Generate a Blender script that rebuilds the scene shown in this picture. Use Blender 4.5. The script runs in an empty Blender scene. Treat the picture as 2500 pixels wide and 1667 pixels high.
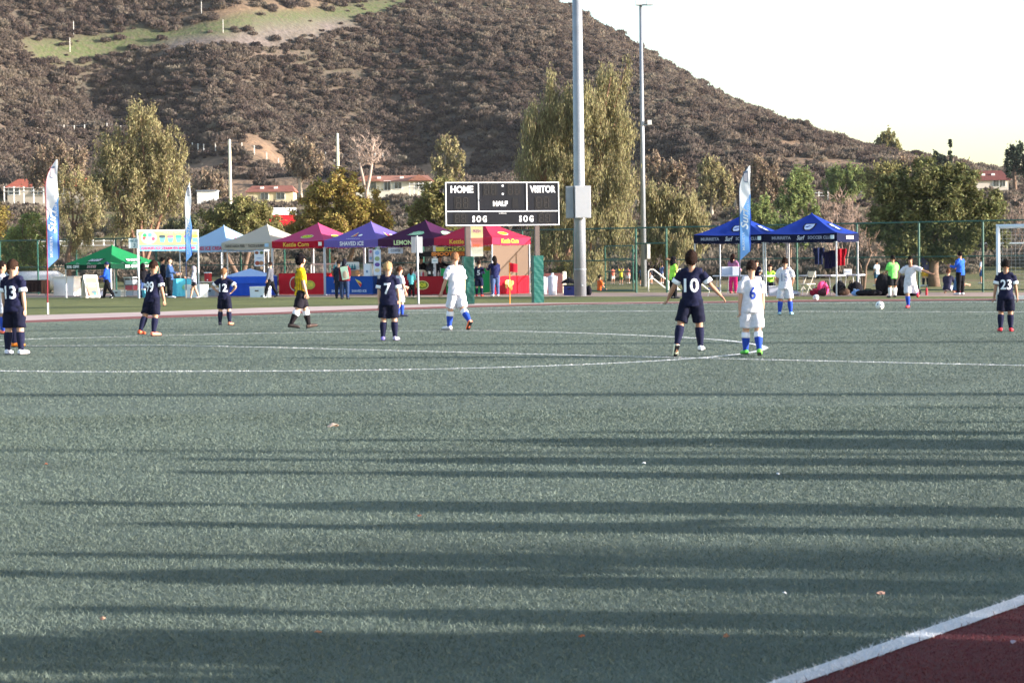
import bpy, bmesh, math, random
import numpy as np
from mathutils import Vector, Matrix
from mathutils.bvhtree import BVHTree
R = math.radians
rng = np.random.default_rng(7)
random.seed(7)
sc = bpy.context.scene
COL = sc.collection

# ---------------------------------------------------------------- camera
EYE, FPX, HOR, ROLL = 1.48, 5000.0, 632.0, 0.0125      # eye height (m), focal length in 2500-px widths, horizon row, roll
PITCH = math.atan((833.5 - HOR) / FPX)
cam = bpy.data.cameras.new('camera')
cam.sensor_width = 36.0
cam.lens = FPX * 36.0 / 2500.0
cam.clip_start, cam.clip_end = 0.1, 5000
cam.dof.use_dof = True
cam.dof.focus_distance = 28.0
cam.dof.aperture_fstop = 11.0
cam_o = bpy.data.objects.new('camera', cam)
COL.objects.link(cam_o)
cam_o.matrix_world = Matrix.Translation((0, 0, EYE)) @ Matrix.Rotation(math.pi / 2 - PITCH, 4, 'X') @ Matrix.Rotation(-ROLL, 4, 'Z')
sc.camera = cam_o
# ---------------------------------------------------------------- sky, sun, exposure
SUN_EL, SUN_AZ = 11.0, 100.0          # azimuth clockwise from +Y (straight ahead): right and a little behind the camera
world = bpy.data.worlds.new('World')
sc.world = world
world.use_nodes = True
wn = world.node_tree
sky = wn.nodes.new('ShaderNodeTexSky')
sky.sky_type = 'NISHITA'
sky.sun_disc = False
sky.sun_elevation = R(SUN_EL)
sky.sun_rotation = R(SUN_AZ)
sky.air_density, sky.dust_density, sky.ozone_density = 1.0, 1.4, 1.2
bg = wn.nodes['Background']
bg.inputs['Strength'].default_value = 0.138
wn.links.new(sky.outputs[0], bg.inputs['Color'])
sun = bpy.data.lights.new('sun', 'SUN')
sun.energy = 5.0
sun.angle = R(0.53)
sun.color = (1.0, 0.93, 0.87)
sun_o = bpy.data.objects.new('sun', sun)
COL.objects.link(sun_o)
sd = Vector((math.sin(R(SUN_AZ)) * math.cos(R(SUN_EL)), math.cos(R(SUN_AZ)) * math.cos(R(SUN_EL)), math.sin(R(SUN_EL))))
sun_o.rotation_euler = sd.to_track_quat('Z', 'Y').to_euler()
sc.view_settings.view_transform = 'Standard'
sc.view_settings.look = 'None'
sc.view_settings.gamma = 1.0
sc.view_settings.use_curve_mapping = False
sc.view_settings.exposure = 1.7
sc.cycles.max_bounces = 5
sc.cycles.transparent_max_bounces = 8

# ---------------------------------------------------------------- where a picture point stands on the ground / at a depth
CR, SR, CP, SP = math.cos(ROLL), math.sin(ROLL), math.cos(PITCH), math.sin(PITCH)
def ray(px, py):
    x, y = px - 1250.0, 833.5 - py
    xr, yr = CR * x + SR * y, -SR * x + CR * y
    return Vector((xr, FPX * CP + yr * SP, yr * CP - FPX * SP))
def G(px, py, z=0.0):
    r = ray(px, py)
    t = (z - EYE) / r.z
    return Vector((r.x * t, r.y * t, z))
def W(px, py, Y):
    r = ray(px, py)
    t = Y / r.y
    return Vector((r.x * t, Y, EYE + r.z * t))

# ---------------------------------------------------------------- materials
def lin(h):
    if not isinstance(h, str):
        return tuple(h) + (1.0,) if len(h) == 3 else tuple(h)
    h = h.lstrip('#')
    o = []
    for i in (0, 2, 4):
        c = int(h[i:i + 2], 16) / 255
        o.append(c / 12.92 if c <= .04045 else ((c + .055) / 1.055) ** 2.4)
    return (o[0], o[1], o[2], 1.0)
MATS = {}
def mat(name, col, rough=.75, vary=.12, scale=6.0, bump=0.0, metal=0.0, spec=.3, transl=0.0, tint=0.0, island=0.0, sheen=0.0):
    """procedural surface: base colour broken by noise; optional tint attribute or per-leaf variation, relief and translucency"""
    if name in MATS:
        return MATS[name]
    m = bpy.data.materials.new(name)
    m.use_nodes = True
    nt = m.node_tree
    b = nt.nodes['Principled BSDF']
    N = nt.nodes.new
    L = nt.links.new
    c = lin(col)
    tc = N('ShaderNodeTexCoord')
    nz = N('ShaderNodeTexNoise')
    nz.inputs['Scale'].default_value = scale
    nz.inputs['Detail'].default_value = 5
    L(tc.outputs['Object'], nz.inputs['Vector'])
    hs = N('ShaderNodeHueSaturation')
    hs.inputs['Color'].default_value = c
    mr = N('ShaderNodeMapRange')
    mr.inputs['From Min'].default_value = .25
    mr.inputs['From Max'].default_value = .75
    mr.inputs['To Min'].default_value = 1 - vary
    mr.inputs['To Max'].default_value = 1 + vary
    L(nz.outputs['Fac'], mr.inputs['Value'])
    val = mr.outputs[0]
    if tint or island:
        if tint:
            at = N('ShaderNodeAttribute')
            at.attribute_name = 'tint'
            src, amt = at.outputs['Fac'], tint
        else:
            at = N('ShaderNodeNewGeometry')
            src, amt = at.outputs['Random Per Island'], island
        m2 = N('ShaderNodeMapRange')
        m2.inputs['To Min'].default_value = 1 - amt
        m2.inputs['To Max'].default_value = 1 + amt
        L(src, m2.inputs['Value'])
        mu = N('ShaderNodeMath')
        mu.operation = 'MULTIPLY'
        L(val, mu.inputs[0])
        L(m2.outputs[0], mu.inputs[1])
        val = mu.outputs[0]
        m3 = N('ShaderNodeMapRange')
        m3.inputs['To Min'].default_value = .5 - .035 * min(1, amt * 2)
        m3.inputs['To Max'].default_value = .5 + .03 * min(1, amt * 2)
        L(src, m3.inputs['Value'])
        L(m3.outputs[0], hs.inputs['Hue'])
    L(val, hs.inputs['Value'])
    L(hs.outputs[0], b.inputs['Base Color'])
    b.inputs['Roughness'].default_value = rough
    b.inputs['Metallic'].default_value = metal
    b.inputs['Specular IOR Level'].default_value = spec
    if sheen:
        b.inputs['Sheen Weight'].default_value = sheen
    if bump:
        bp = N('ShaderNodeBump')
        bp.inputs['Strength'].default_value = bump
        bp.inputs['Distance'].default_value = .02
        L(nz.outputs['Fac'], bp.inputs['Height'])
        L(bp.outputs[0], b.inputs['Normal'])
    if transl:
        tr = N('ShaderNodeBsdfTranslucent')
        L(hs.outputs[0], tr.inputs['Color'])
        mx = N('ShaderNodeMixShader')
        mx.inputs[0].default_value = transl
        L(b.outputs[0], mx.inputs[1])
        L(tr.outputs[0], mx.inputs[2])
        L(mx.outputs[0], nt.nodes['Material Output'].inputs['Surface'])
    MATS[name] = m
    return m
def cloth(h, **k):
    k.setdefault('rough', .9); k.setdefault('vary', .08); k.setdefault('spec', .12); k.setdefault('bump', .15); k.setdefault('scale', 22)
    return mat('cloth_' + str(h), h, **k)
def paint(h, **k):
    k.setdefault('rough', .5); k.setdefault('vary', .05)
    return mat('paint_' + str(h), h, **k)
def ink(h):
    return mat('print_' + str(h), h, rough=.7, vary=.03, spec=.15)

# ---------------------------------------------------------------- mesh building
class MB:
    def __init__(s):
        s.v, s.f = [], []
    def add(s, vs, fs):
        o = len(s.v)
        s.v += [tuple(p) for p in vs]
        s.f += [tuple(i + o for i in f) for f in fs]
        return s
    def box(s, c, d, rot=None, taper=1.0):
        hx, hy, hz = d[0] / 2, d[1] / 2, d[2] / 2
        vs = []
        for z in (-1, 1):
            k = taper if z > 0 else 1
            for x, y in ((-1, -1), (1, -1), (1, 1), (-1, 1)):
                vs.append(Vector((x * hx * k, y * hy * k, z * hz)))
        if rot is not None:
            vs = [rot @ p for p in vs]
        cv = Vector(c)
        return s.add([p + cv for p in vs], [(3, 2, 1, 0), (4, 5, 6, 7), (0, 1, 5, 4), (1, 2, 6, 5), (2, 3, 7, 6), (3, 0, 4, 7)])
    def tube(s, pts, rad, n=10, flat=None, hint=(0, 1, 0), cap=True):
        """tube through pts; rad per point (or (rx, ry) pairs)"""
        pts = [Vector(p) for p in pts]
        rings = []
        for i, p in enumerate(pts):
            a = pts[max(i - 1, 0)]
            b = pts[min(i + 1, len(pts) - 1)]
            d = (b - a).normalized()
            h = Vector(hint)
            if abs(d.dot(h)) > .95:
                h = Vector((1, 0, 0)) if abs(d.x) < .9 else Vector((0, 0, 1))
            x = h.cross(d).normalized()
            y = d.cross(x).normalized()
            r = rad[i] if hasattr(rad, '__len__') else rad
            rx, ry = r if hasattr(r, '__len__') else (r, r)
            rings.append([p + x * math.cos(2 * math.pi * k / n) * rx + y * math.sin(2 * math.pi * k / n) * ry for k in range(n)])
        vs = [p for q in rings for p in q]
        fs = []
        for i in range(len(rings) - 1):
            for k in range(n):
                a, b = i * n + k, i * n + (k + 1) % n
                fs.append((a, b, b + n, a + n))
        if cap:
            fs.append(tuple(range(n - 1, -1, -1)))
            fs.append(tuple(range((len(rings) - 1) * n, len(rings) * n)))
        return s.add(vs, fs)
    def ell(s, c, r, n=14, m=9, rot=None):
        vs = [Vector((0, 0, -1))]
        for j in range(1, m):
            t = math.pi * j / m
            for k in range(n):
                p = 2 * math.pi * k / n
                vs.append(Vector((math.sin(t) * math.cos(p), math.sin(t) * math.sin(p), -math.cos(t))))
        vs.append(Vector((0, 0, 1)))
        fs = [(0, 1 + (k + 1) % n, 1 + k) for k in range(n)]
        for j in range(m - 2):
            for k in range(n):
                a, b = 1 + j * n + k, 1 + j * n + (k + 1) % n
                fs.append((a, b, b + n, a + n))
        e = len(vs) - 1
        fs += [(e, 1 + (m - 2) * n + k, 1 + (m - 2) * n + (k + 1) % n) for k in range(n)]
        vs = [Vector((p.x * r[0], p.y * r[1], p.z * r[2])) for p in vs]
        if rot is not None:
            vs = [rot @ p for p in vs]
        cv = Vector(c)
        return s.add([p + cv for p in vs], fs)
    def grid(s, f, nu, nv):
        vs = [f(i / nu, j / nv) for j in range(nv + 1) for i in range(nu + 1)]
        fs = []
        for j in range(nv):
            for i in range(nu):
                a = j * (nu + 1) + i
                fs.append((a, a + 1, a + nu + 2, a + nu + 1))
        return s.add(vs, fs)
    def lathe(s, prof, n=16, c=(0, 0, 0)):
        vs = [(c[0] + r * math.cos(2 * math.pi * k / n), c[1] + r * math.sin(2 * math.pi * k / n), c[2] + z) for r, z in prof for k in range(n)]
        fs = []
        for i in range(len(prof) - 1):
            for k in range(n):
                a, b = i * n + k, i * n + (k + 1) % n
                fs.append((a, b, b + n, a + n))
        fs.append(tuple(range(n - 1, -1, -1)))
        fs.append(tuple(range((len(prof) - 1) * n, len(prof) * n)))
        return s.add(vs, fs)
    def build(s, name, m, parent=None, smooth=False, kind=None):
        me = bpy.data.meshes.new(name)
        me.from_pydata(s.v, [], s.f)
        me.update()
        return link(name, me, m, parent, smooth, kind)
def link(name, me, m, parent=None, smooth=False, kind=None):
    if m:
        me.materials.append(m)
    if smooth:
        me.polygons.foreach_set('use_smooth', np.ones(len(me.polygons), bool))
    o = bpy.data.objects.new(name, me)
    COL.objects.link(o)
    if parent:
        o.parent = parent
    if kind:
        o['kind'] = kind
    return o
def thing(name, label, cat, loc=(0, 0, 0), rz=0.0, group=None):
    o = bpy.data.objects.new(name, None)
    o.empty_display_size = .2
    COL.objects.link(o)
    o.location = loc
    o.rotation_euler = (0, 0, rz)
    return tag(o, label, cat, group)
def tag(o, label, cat, group=None):
    o['label'] = label
    o['category'] = cat
    if group:
        o['group'] = group
    return o
def dup(root, loc, rz, label=None, group=None):
    r = root.copy()
    COL.objects.link(r)
    r.location = loc
    r.rotation_euler = (0, 0, rz)
    if label:
        r['label'] = label
    if group:
        r['group'] = group
    for ch in list(root.children):
        c = ch.copy()
        COL.objects.link(c)
        c.parent = r
        for g in ch.children:
            d = g.copy()
            COL.objects.link(d)
            d.parent = c
    return r
def fastmesh(name, v, f, tint=None):
    """v (n,3), f (m,k) numpy arrays of one face size"""
    me = bpy.data.meshes.new(name)
    k = f.shape[1]
    me.vertices.add(len(v))
    me.vertices.foreach_set('co', np.ascontiguousarray(v, np.float32).ravel())
    me.loops.add(f.size)
    me.loops.foreach_set('vertex_index', np.ascontiguousarray(f, np.int32).ravel())
    me.polygons.add(len(f))
    me.polygons.foreach_set('loop_start', np.arange(0, f.size, k, dtype=np.int32))
    if tint is not None:
        a = me.attributes.new('tint', 'FLOAT', 'POINT')
        a.data.foreach_set('value', np.ascontiguousarray(tint, np.float32))
    me.update(calc_edges=True)
    return me
# ---- flat print: text and simple figures mapped on to a surface by a function (x, y) -> 3-D point
def text2d(s, size=1.0, bold=0.0, shear=0.0, space=1.0, width=None, height=None):
    cu = bpy.data.curves.new('lettering', 'FONT')
    cu.body = s
    cu.size = size
    cu.offset = bold
    cu.shear = shear
    cu.space_character = space
    cu.align_x, cu.align_y = 'CENTER', 'CENTER'
    cu.resolution_u = 3
    o = bpy.data.objects.new('lettering', cu)
    me = bpy.data.meshes.new_from_object(o)
    bpy.data.objects.remove(o)
    bpy.data.curves.remove(cu)
    vs = np.array([v.co[:2] for v in me.vertices])
    fs = [tuple(p.vertices) for p in me.polygons]
    bpy.data.meshes.remove(me)
    if len(vs):
        vs = vs - (vs.max(0) + vs.min(0)) / 2
        if width:
            vs[:, 0] *= width / (np.ptp(vs[:, 0]) + 1e-9)
        if height:
            vs[:, 1] *= height / (np.ptp(vs[:, 1]) + 1e-9)
    return vs, fs
def ellipse2d(rx, ry, n=24, r0=0.0):
    a = np.linspace(0, 2 * np.pi, n, endpoint=False)
    o = np.c_[np.cos(a) * rx, np.sin(a) * ry]
    if r0:
        vs = np.r_[o, o * r0]
        return vs, [(i, (i + 1) % n, n + (i + 1) % n, n + i) for i in range(n)]
    return np.r_[o, [[0, 0]]], [(i, (i + 1) % n, n) for i in range(n)]
def poly2d(pts):
    return np.array(pts, float), [tuple(range(len(pts)))]
def move2d(s, dx=0, dy=0, rot=0.0):
    v = s[0]
    c, k = math.cos(rot), math.sin(rot)
    return np.c_[v[:, 0] * c - v[:, 1] * k + dx, v[:, 0] * k + v[:, 1] * c + dy], s[1]
def decal(name, shape, m, fn, parent, sub=0):
    bm = bmesh.new()
    vs = [bm.verts.new((p[0], p[1], 0)) for p in shape[0]]
    for f in shape[1]:
        try:
            bm.faces.new([vs[i] for i in f])
        except ValueError:
            pass
    if sub:
        bmesh.ops.triangulate(bm, faces=bm.faces[:])
        for _ in range(sub):
            bmesh.ops.subdivide_edges(bm, edges=bm.edges[:], cuts=1, use_grid_fill=False)
            bmesh.ops.triangulate(bm, faces=bm.faces[:])
    for v in bm.verts:
        v.co = fn(v.co.x, v.co.y)
    me = bpy.data.meshes.new(name)
    bm.to_mesh(me)
    bm.free()
    return link(name, me, m, parent)
# ================================================================= THE SETTING
def hash2(ix, iy, s=0):
    n = np.sin(ix * 127.1 + iy * 311.7 + s * 74.7) * 43758.5453
    return n - np.floor(n)
def vnoise(x, y, s=0):
    ix, iy = np.floor(x), np.floor(y)
    fx, fy = x - ix, y - iy
    fx, fy = fx * fx * (3 - 2 * fx), fy * fy * (3 - 2 * fy)
    a, b = hash2(ix, iy, s), hash2(ix + 1, iy, s)
    c, d = hash2(ix, iy + 1, s), hash2(ix + 1, iy + 1, s)
    return (a * (1 - fx) + b * fx) * (1 - fy) + (c * (1 - fx) + d * fx) * fy
def fbm(x, y, s=0, o=4):
    r, a, t = 0, .5, 0
    for k in range(o):
        r = r + a * vnoise(x * 2 ** k, y * 2 ** k, s + k)
        t += a
        a *= .5
    return r / t
def sstep(a, b, x):
    t = np.clip((x - a) / (b - a), 0, 1)
    return t * t * (3 - 2 * t)
def seg_dist(X, Y, pts):
    d = np.full(np.shape(X), 1e9)
    for (x0, y0), (x1, y1) in zip(pts[:-1], pts[1:]):
        vx, vy = x1 - x0, y1 - y0
        t = np.clip(((X - x0) * vx + (Y - y0) * vy) / (vx * vx + vy * vy), 0, 1)
        d = np.minimum(d, np.hypot(X - x0 - t * vx, Y - y0 - t * vy))
    return d
Y_RIDGE = 620.0
RPX = [-700, -300, 100, 400, 700, 1000, 1150, 1250, 1340, 1420, 1500, 1600, 1700, 1800, 1900, 2000, 2130, 2200, 2300, 2600, 3200]
RPY = [-150, -260, -310, -290, -200, -80, -42, -20, 2, 38, 84, 146, 212, 266, 318, 358, 405, 432, 446, 455, 470]
RIDGE_Z = [1.48 + (HOR - .0125 * (p - 1250) - y) / FPX * Y_RIDGE for p, y in zip(RPX, RPY)]
def gl(*pp):
    return [((p - 1250) / FPX * Y, Y) for p, Y in pp]
GULLIES = [(gl((1040, 330), (930, 420), (850, 500), (800, 590)), 15, 17), (gl((1230, 335), (1120, 430), (1040, 520), (1010, 600)), 14, 18), (gl((760, 330), (740, 400), (690, 470)), 9, 12),
           (gl((520, 330), (440, 430), (380, 560)), 11, 16), (gl((60, 330), (120, 430), (200, 560)), 12, 18), (gl((1500, 330), (1400, 430), (1330, 540)), 8, 15), (gl((280, 330), (270, 450)), 7, 12)]
def terrain(X, Y):
    X, Y = np.asarray(X, float), np.asarray(Y, float)
    base = 9.6 * sstep(128, 305, Y) + 1.0 * (fbm(X / 30, Y / 30, 5) - .5) * sstep(120, 170, Y)
    px = X / np.maximum(Y, 1) * FPX + 1250
    zr = np.interp(X / Y_RIDGE * FPX + 1250, RPX, RIDGE_Z)
    t = (Y - 308) / (Y_RIDGE - 308)
    s = np.where(t < 1, np.clip(t, 0, 1) ** .95, 1 - (t - 1) * .75)
    h = (zr - 9.6) * s
    body = sstep(0, .12, t) * (1 - sstep(.4, .66, t))
    rid = np.abs(fbm(X / 62 + .6 * fbm(X / 90, Y / 90, 3), Y / 210, 11) - .5) * 2
    h = h - body * np.minimum(h * .6, 1) * (7 * (1 - rid) - 4) * np.clip(h / 25, 0, 1)
    for pts, dep, wid in GULLIES:
        h = h - dep * np.exp(-(seg_dist(X, Y, pts) / wid) ** 2) * sstep(.02, .2, t) * (1 - sstep(.42, .72, t)) * np.clip(h / 14, 0, 1)
    h = h + (fbm(X / 14, Y / 14, 21) - .5) * 3 * sstep(0, .1, t) * (1 - .75 * sstep(.5, .7, t))
    return np.where(Y > 308, 9.6 + np.maximum(h, -3) + 1.0 * (fbm(X / 30, Y / 30, 5) - .5), base)
def on_hill(px, py, y0=150, y1=640):
    r = ray(px, py)
    Ys = np.arange(y0, y1, 1.0)
    zz = EYE + r.z / r.y * Ys
    xx = r.x / r.y * Ys
    hit = np.nonzero(terrain(xx, Ys) > zz)[0]
    k = hit[0] if len(hit) else len(Ys) - 1
    return float(xx[k]), float(Ys[k])
BAND = [on_hill(x, np.interp(x, (40, 180, 330, 480, 640, 800, 900, 1010), (134, 122, 104, 82, 62, 42, 24, 0))) for x in range(100, 1011, 20)]
BAND = BAND + [(BAND[-1][0] + 40, BAND[-1][1] + 25)]
SCREE = [on_hill(x, np.interp(x, (420, 560, 700, 850), (112, 100, 84, 56))) for x in range(420, 851, 20)]
SCARS = [on_hill(*p) + (r_,) for p, r_ in (((650, 445), 9), ((610, 475), 7), ((460, 428), 6), ((700, 455), 7), ((780, 480), 6), ((880, 395), 6), ((1080, 420), 6), ((640, 365), 5), ((1915, 395), 8), ((1990, 372), 7), ((2050, 400), 9), ((1870, 320), 9), ((1740, 250), 7))]
CUT = [on_hill(*p) for p in ((420, 52), (560, 38), (700, 20), (800, 6))]

def soil_material():
    m = bpy.data.materials.new('hillside_soil')
    m.use_nodes = True
    nt = m.node_tree
    N, L = nt.nodes.new, nt.links.new
    b = nt.nodes['Principled BSDF']
    b.inputs['Roughness'].default_value = .95
    b.inputs['Specular IOR Level'].default_value = .1
    tc = N('ShaderNodeTexCoord')
    n1 = N('ShaderNodeTexNoise'); n1.inputs['Scale'].default_value = .05; n1.inputs['Detail'].default_value = 8
    n2 = N('ShaderNodeTexNoise'); n2.inputs['Scale'].default_value = .9; n2.inputs['Detail'].default_value = 6
    L(tc.outputs['Object'], n1.inputs['Vector']); L(tc.outputs['Object'], n2.inputs['Vector'])
    def mix(a, b_, f):
        mx = N('ShaderNodeMix'); mx.data_type = 'RGBA'
        for sock, v in ((mx.inputs[6], a), (mx.inputs[7], b_)):
            if isinstance(v, tuple): sock.default_value = v
            else: L(v, sock)
        L(f, mx.inputs[0])
        return mx.outputs[2]
    def ramp(src, a, b_):
        r = N('ShaderNodeMapRange'); r.inputs['From Min'].default_value = a; r.inputs['From Max'].default_value = b_
        L(src, r.inputs['Value'])
        return r.outputs[0]
    def att(n):
        a = N('ShaderNodeAttribute'); a.attribute_name = n
        return a.outputs['Fac']
    c = mix((.125, .092, .072, 1), (.095, .08, .062, 1), ramp(n1.outputs['Fac'], .4, .62))
    c = mix(c, (.07, .062, .042, 1), ramp(n2.outputs['Fac'], .45, .7))
    c = mix(c, mix((.13, .125, .05, 1), (.20, .15, .085, 1), ramp(n1.outputs['Fac'], .42, .55)), att('meadow'))
    c = mix(c, mix((.27, .175, .11, 1), (.18, .12, .08, 1), ramp(n2.outputs['Fac'], .35, .65)), att('scar'))
    c = mix(c, mix((.085, .105, .042, 1), (.12, .108, .066, 1), ramp(n2.outputs['Fac'], .42, .66)), att('road'))
    c = mix(c, mix((.17, .14, .13, 1), (.11, .092, .085, 1), ramp(n2.outputs['Fac'], .4, .65)), att('scree'))
    L(c, b.inputs['Base Color'])
    bp = N('ShaderNodeBump'); bp.inputs['Strength'].default_value = .6; bp.inputs['Distance'].default_value = .5
    L(n2.outputs['Fac'], bp.inputs['Height']); L(bp.outputs[0], b.inputs['Normal'])
    return m
nx, ny = 190, 235
gx, gy = np.meshgrid(np.linspace(-330, 330, nx), np.linspace(104, 860, ny))
gz = terrain(gx, gy)
gz[0, :] = -.06
def covers(X, Y):
    road = np.exp(-(seg_dist(X, Y, BAND) / 3.8) ** 4) * (Y > 350)
    scree = np.clip(np.exp(-(seg_dist(X, Y, SCREE) / 3.0) ** 2) * (.35 + fbm(X / 6, Y / 6, 9)), 0, 1) * (Y > 350)
    scar = np.zeros(np.shape(X))
    for x, y, r_ in SCARS:
        scar = np.maximum(scar, np.exp(-(((X - x) / (r_ * 1.3)) ** 2 + ((Y - y) / (r_ * 1.5)) ** 2)))
    scar = np.maximum(scar, .6 * np.exp(-(seg_dist(X, Y, CUT) / 3) ** 2))
    scar = np.clip(scar * (.4 + 1.2 * fbm(X / 7, Y / 7, 31)), 0, 1)
    meadow = (1 - sstep(300, 322, Y)) * 1.0
    return road, scree, scar, meadow
me = fastmesh('hill', np.c_[gx.ravel(), gy.ravel(), gz.ravel()], np.array([(j * nx + i, j * nx + i + 1, (j + 1) * nx + i + 1, (j + 1) * nx + i) for j in range(ny - 1) for i in range(nx - 1)]))
for nm, arr in zip(('road', 'scree', 'scar', 'meadow'), covers(gx.ravel(), gy.ravel())):
    me.attributes.new(nm, 'FLOAT', 'POINT').data.foreach_set('value', np.ascontiguousarray(arr, np.float32))
SOIL = soil_material()
link('hill', me, SOIL, smooth=True, kind='structure')

def turf_material(name, c1, c2, c3, fine=190.0, bump=.9, dist=.02):
    """short upright fibres seen from a low angle: fleck noise at fibre scale, wear at metre scale, strong fine relief"""
    m = bpy.data.materials.new(name)
    m.use_nodes = True
    nt = m.node_tree
    N, L = nt.nodes.new, nt.links.new
    b = nt.nodes['Principled BSDF']
    b.inputs['Roughness'].default_value = .8
    b.inputs['Specular IOR Level'].default_value = .2
    tc = N('ShaderNodeTexCoord')
    def noise(s, d, dist_=0.0):
        n = N('ShaderNodeTexNoise'); n.inputs['Scale'].default_value = s; n.inputs['Detail'].default_value = d; n.inputs['Distortion'].default_value = dist_
        L(tc.outputs['Object'], n.inputs['Vector'])
        return n.outputs['Fac']
    def mix(a, b_, f):
        mx = N('ShaderNodeMix'); mx.data_type = 'RGBA'
        for sock, v in ((mx.inputs[6], a), (mx.inputs[7], b_)):
            if isinstance(v, tuple): sock.default_value = v
            else: L(v, sock)
        L(f, mx.inputs[0])
        return mx.outputs[2]
    def ramp(src, a, b_):
        r = N('ShaderNodeMapRange'); r.inputs['From Min'].default_value = a; r.inputs['From Max'].default_value = b_
        L(src, r.inputs['Value'])
        return r.outputs[0]
    fl = noise(fine, 3, .4)
    mid = noise(26, 5, .6)
    big = noise(.55, 5)
    c = mix(c1, c2, ramp(fl, .38, .62))
    c = mix(c, c3, ramp(mid, .46, .72))
    mu = N('ShaderNodeMix'); mu.data_type = 'RGBA'; mu.blend_type = 'MULTIPLY'; mu.inputs[0].default_value = 1
    g = N('ShaderNodeMapRange'); g.inputs['From Min'].default_value = .3; g.inputs['From Max'].default_value = .7; g.inputs['To Min'].default_value = .82; g.inputs['To Max'].default_value = 1.16
    L(big, g.inputs['Value'])
    L(c, mu.inputs[6]); L(g.outputs[0], mu.inputs[7])
    L(mu.outputs[2], b.inputs['Base Color'])
    ad = N('ShaderNodeMath'); ad.operation = 'ADD'
    L(fl, ad.inputs[0]); L(mid, ad.inputs[1])
    bp = N('ShaderNodeBump'); bp.inputs['Strength'].default_value = bump; bp.inputs['Distance'].default_value = dist
    L(ad.outputs[0], bp.inputs['Height']); L(bp.outputs[0], b.inputs['Normal'])
    return m
TURF = turf_material('field_turf', (.098, .13, .11, 1), (.15, .185, .158, 1), (.125, .145, .1, 1))
RED_TURF = turf_material('red_turf', (.085, .012, .016, 1), (.13, .02, .024, 1), (.10, .03, .03, 1))
WHITE_TURF = turf_material('white_turf', (.62, .62, .66, 1), (.78, .78, .8, 1), (.6, .62, .62, 1))
LAWN = turf_material('lawn_grass', (.105, .125, .035, 1), (.15, .155, .05, 1), (.14, .14, .06, 1), fine=60)
CONC = mat('pink_concrete', (.48, .36, .33), rough=.9, vary=.12, scale=1.5, bump=.2)
DIRT = mat('packed_dirt', (.33, .23, .19), rough=.95, vary=.2, scale=2.2, bump=.4)

def sheet(name, pts, z, m, kind='structure'):
    b = MB()
    b.add([(p[0], p[1], z) for p in pts], [tuple(range(len(pts)))])
    return b.build(name, m, kind=kind)
def strip(name, A, B, z, m, kind='structure'):
    b = MB()
    n = len(A)
    b.add([(p[0], p[1], z) for p in A] + [(p[0], p[1], z) for p in B], [(i, i + 1, n + i + 1, n + i) for i in range(n - 1)])
    return b.build(name, m, kind=kind)
def ext(pts, d=60):
    pts = [Vector(p) for p in pts]
    a = pts[0] + (pts[0] - pts[1]).normalized() * d
    e = pts[-1] + (pts[-1] - pts[-2]).normalized() * d
    return [a] + pts + [e]
sheet('ground', [(-3000, -1500), (3000, -1500), (3000, 4000), (-3000, 4000)], -.08, mat('dry_ground', (.17, .15, .08), rough=.95, vary=.3, scale=.4, bump=.3))
PXS = (0, 400, 640, 900, 1150, 1400, 1700, 2000, 2500)
E0 = ext([G(x, y) for x, y in zip(PXS, (790, 776.3, 768.6, 759.5, 750.5, 743.6, 740.5, 736.5, 733))])
E1 = ext([G(x, y) for x, y in zip(PXS, (785, 770.3, 764, 754.3, 746.2, 740.6, 737.3, 732.3, 729.6))])
E2 = ext([G(x, y) for x, y in zip(PXS, (772, 761, 751.5, 746, 741, 739.2, 736.6, 731.8, 729.2))])
E3 = ext([G(x, y) for x, y in zip(PXS, (727, 726, 725.5, 725, 724.6, 724.2, 724, 724, 724))])
E4 = ext([G(x, y) for x, y in zip(PXS, (717, 716.2, 716, 715.8, 715.4, 715, 714.7, 714.4, 714))])
near = [Vector((p.x * 3 - 10, -40, 0)) for p in E0]
strip('playing_field', near, E0, 0.0, TURF)
strip('running_track', E0, E1, .004, mat('track_red', (.20, .055, .05), rough=.9, vary=.15, scale=3, bump=.3))
strip('pavement', E1, E2, .006, CONC)
strip('lawn', E2, E3, .004, LAWN)
strip('dirt_path', E3, E4, .003, DIRT)
far = [Vector((p.x * 1.35, 118, 0)) for p in E4]
strip('grass_field', E4, far, -.004, turf_material('rough_grass', (.14, .15, .05, 1), (.19, .18, .075, 1), (.22, .18, .10, 1), fine=30))
# near touchline, with the red surround outside it
T0, T1 = G(1928, 1667), G(2500, 1467)
TD = (T1 - T0).normalized()
TN = Vector((TD.y, -TD.x, 0))
sheet('red_surround', [T0 - TD * 25 + TN * .03, T0 + TD * 75 + TN * .03, T0 + TD * 75 + TN * 14, T0 - TD * 25 + TN * 14], .004, RED_TURF)
sheet('side_line', [T0 - TD * 25 - TN * .05, T0 + TD * 75 - TN * .05, T0 + TD * 75 + TN * .05, T0 - TD * 25 + TN * .05], .008, WHITE_TURF)
LINEW = mat('line_paint', (.62, .62, .60), rough=.9, vary=.25, scale=9, bump=.3)
LINES = []
def line(name, pts, w=.1, z=.004):
    pts = [Vector(p) for p in pts]
    if 'circle' not in name:
        LINES.append((pts, w))
    A, B = [], []
    for i, p in enumerate(pts):
        d = (pts[min(i + 1, len(pts) - 1)] - pts[max(i - 1, 0)]).normalized()
        n = Vector((-d.y, d.x, 0)) * w / 2
        A.append(p + n)
        B.append(p - n)
    return strip(name, A, B, z, LINEW)
CC = Vector((-3.5, 35.05, 0))
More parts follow.
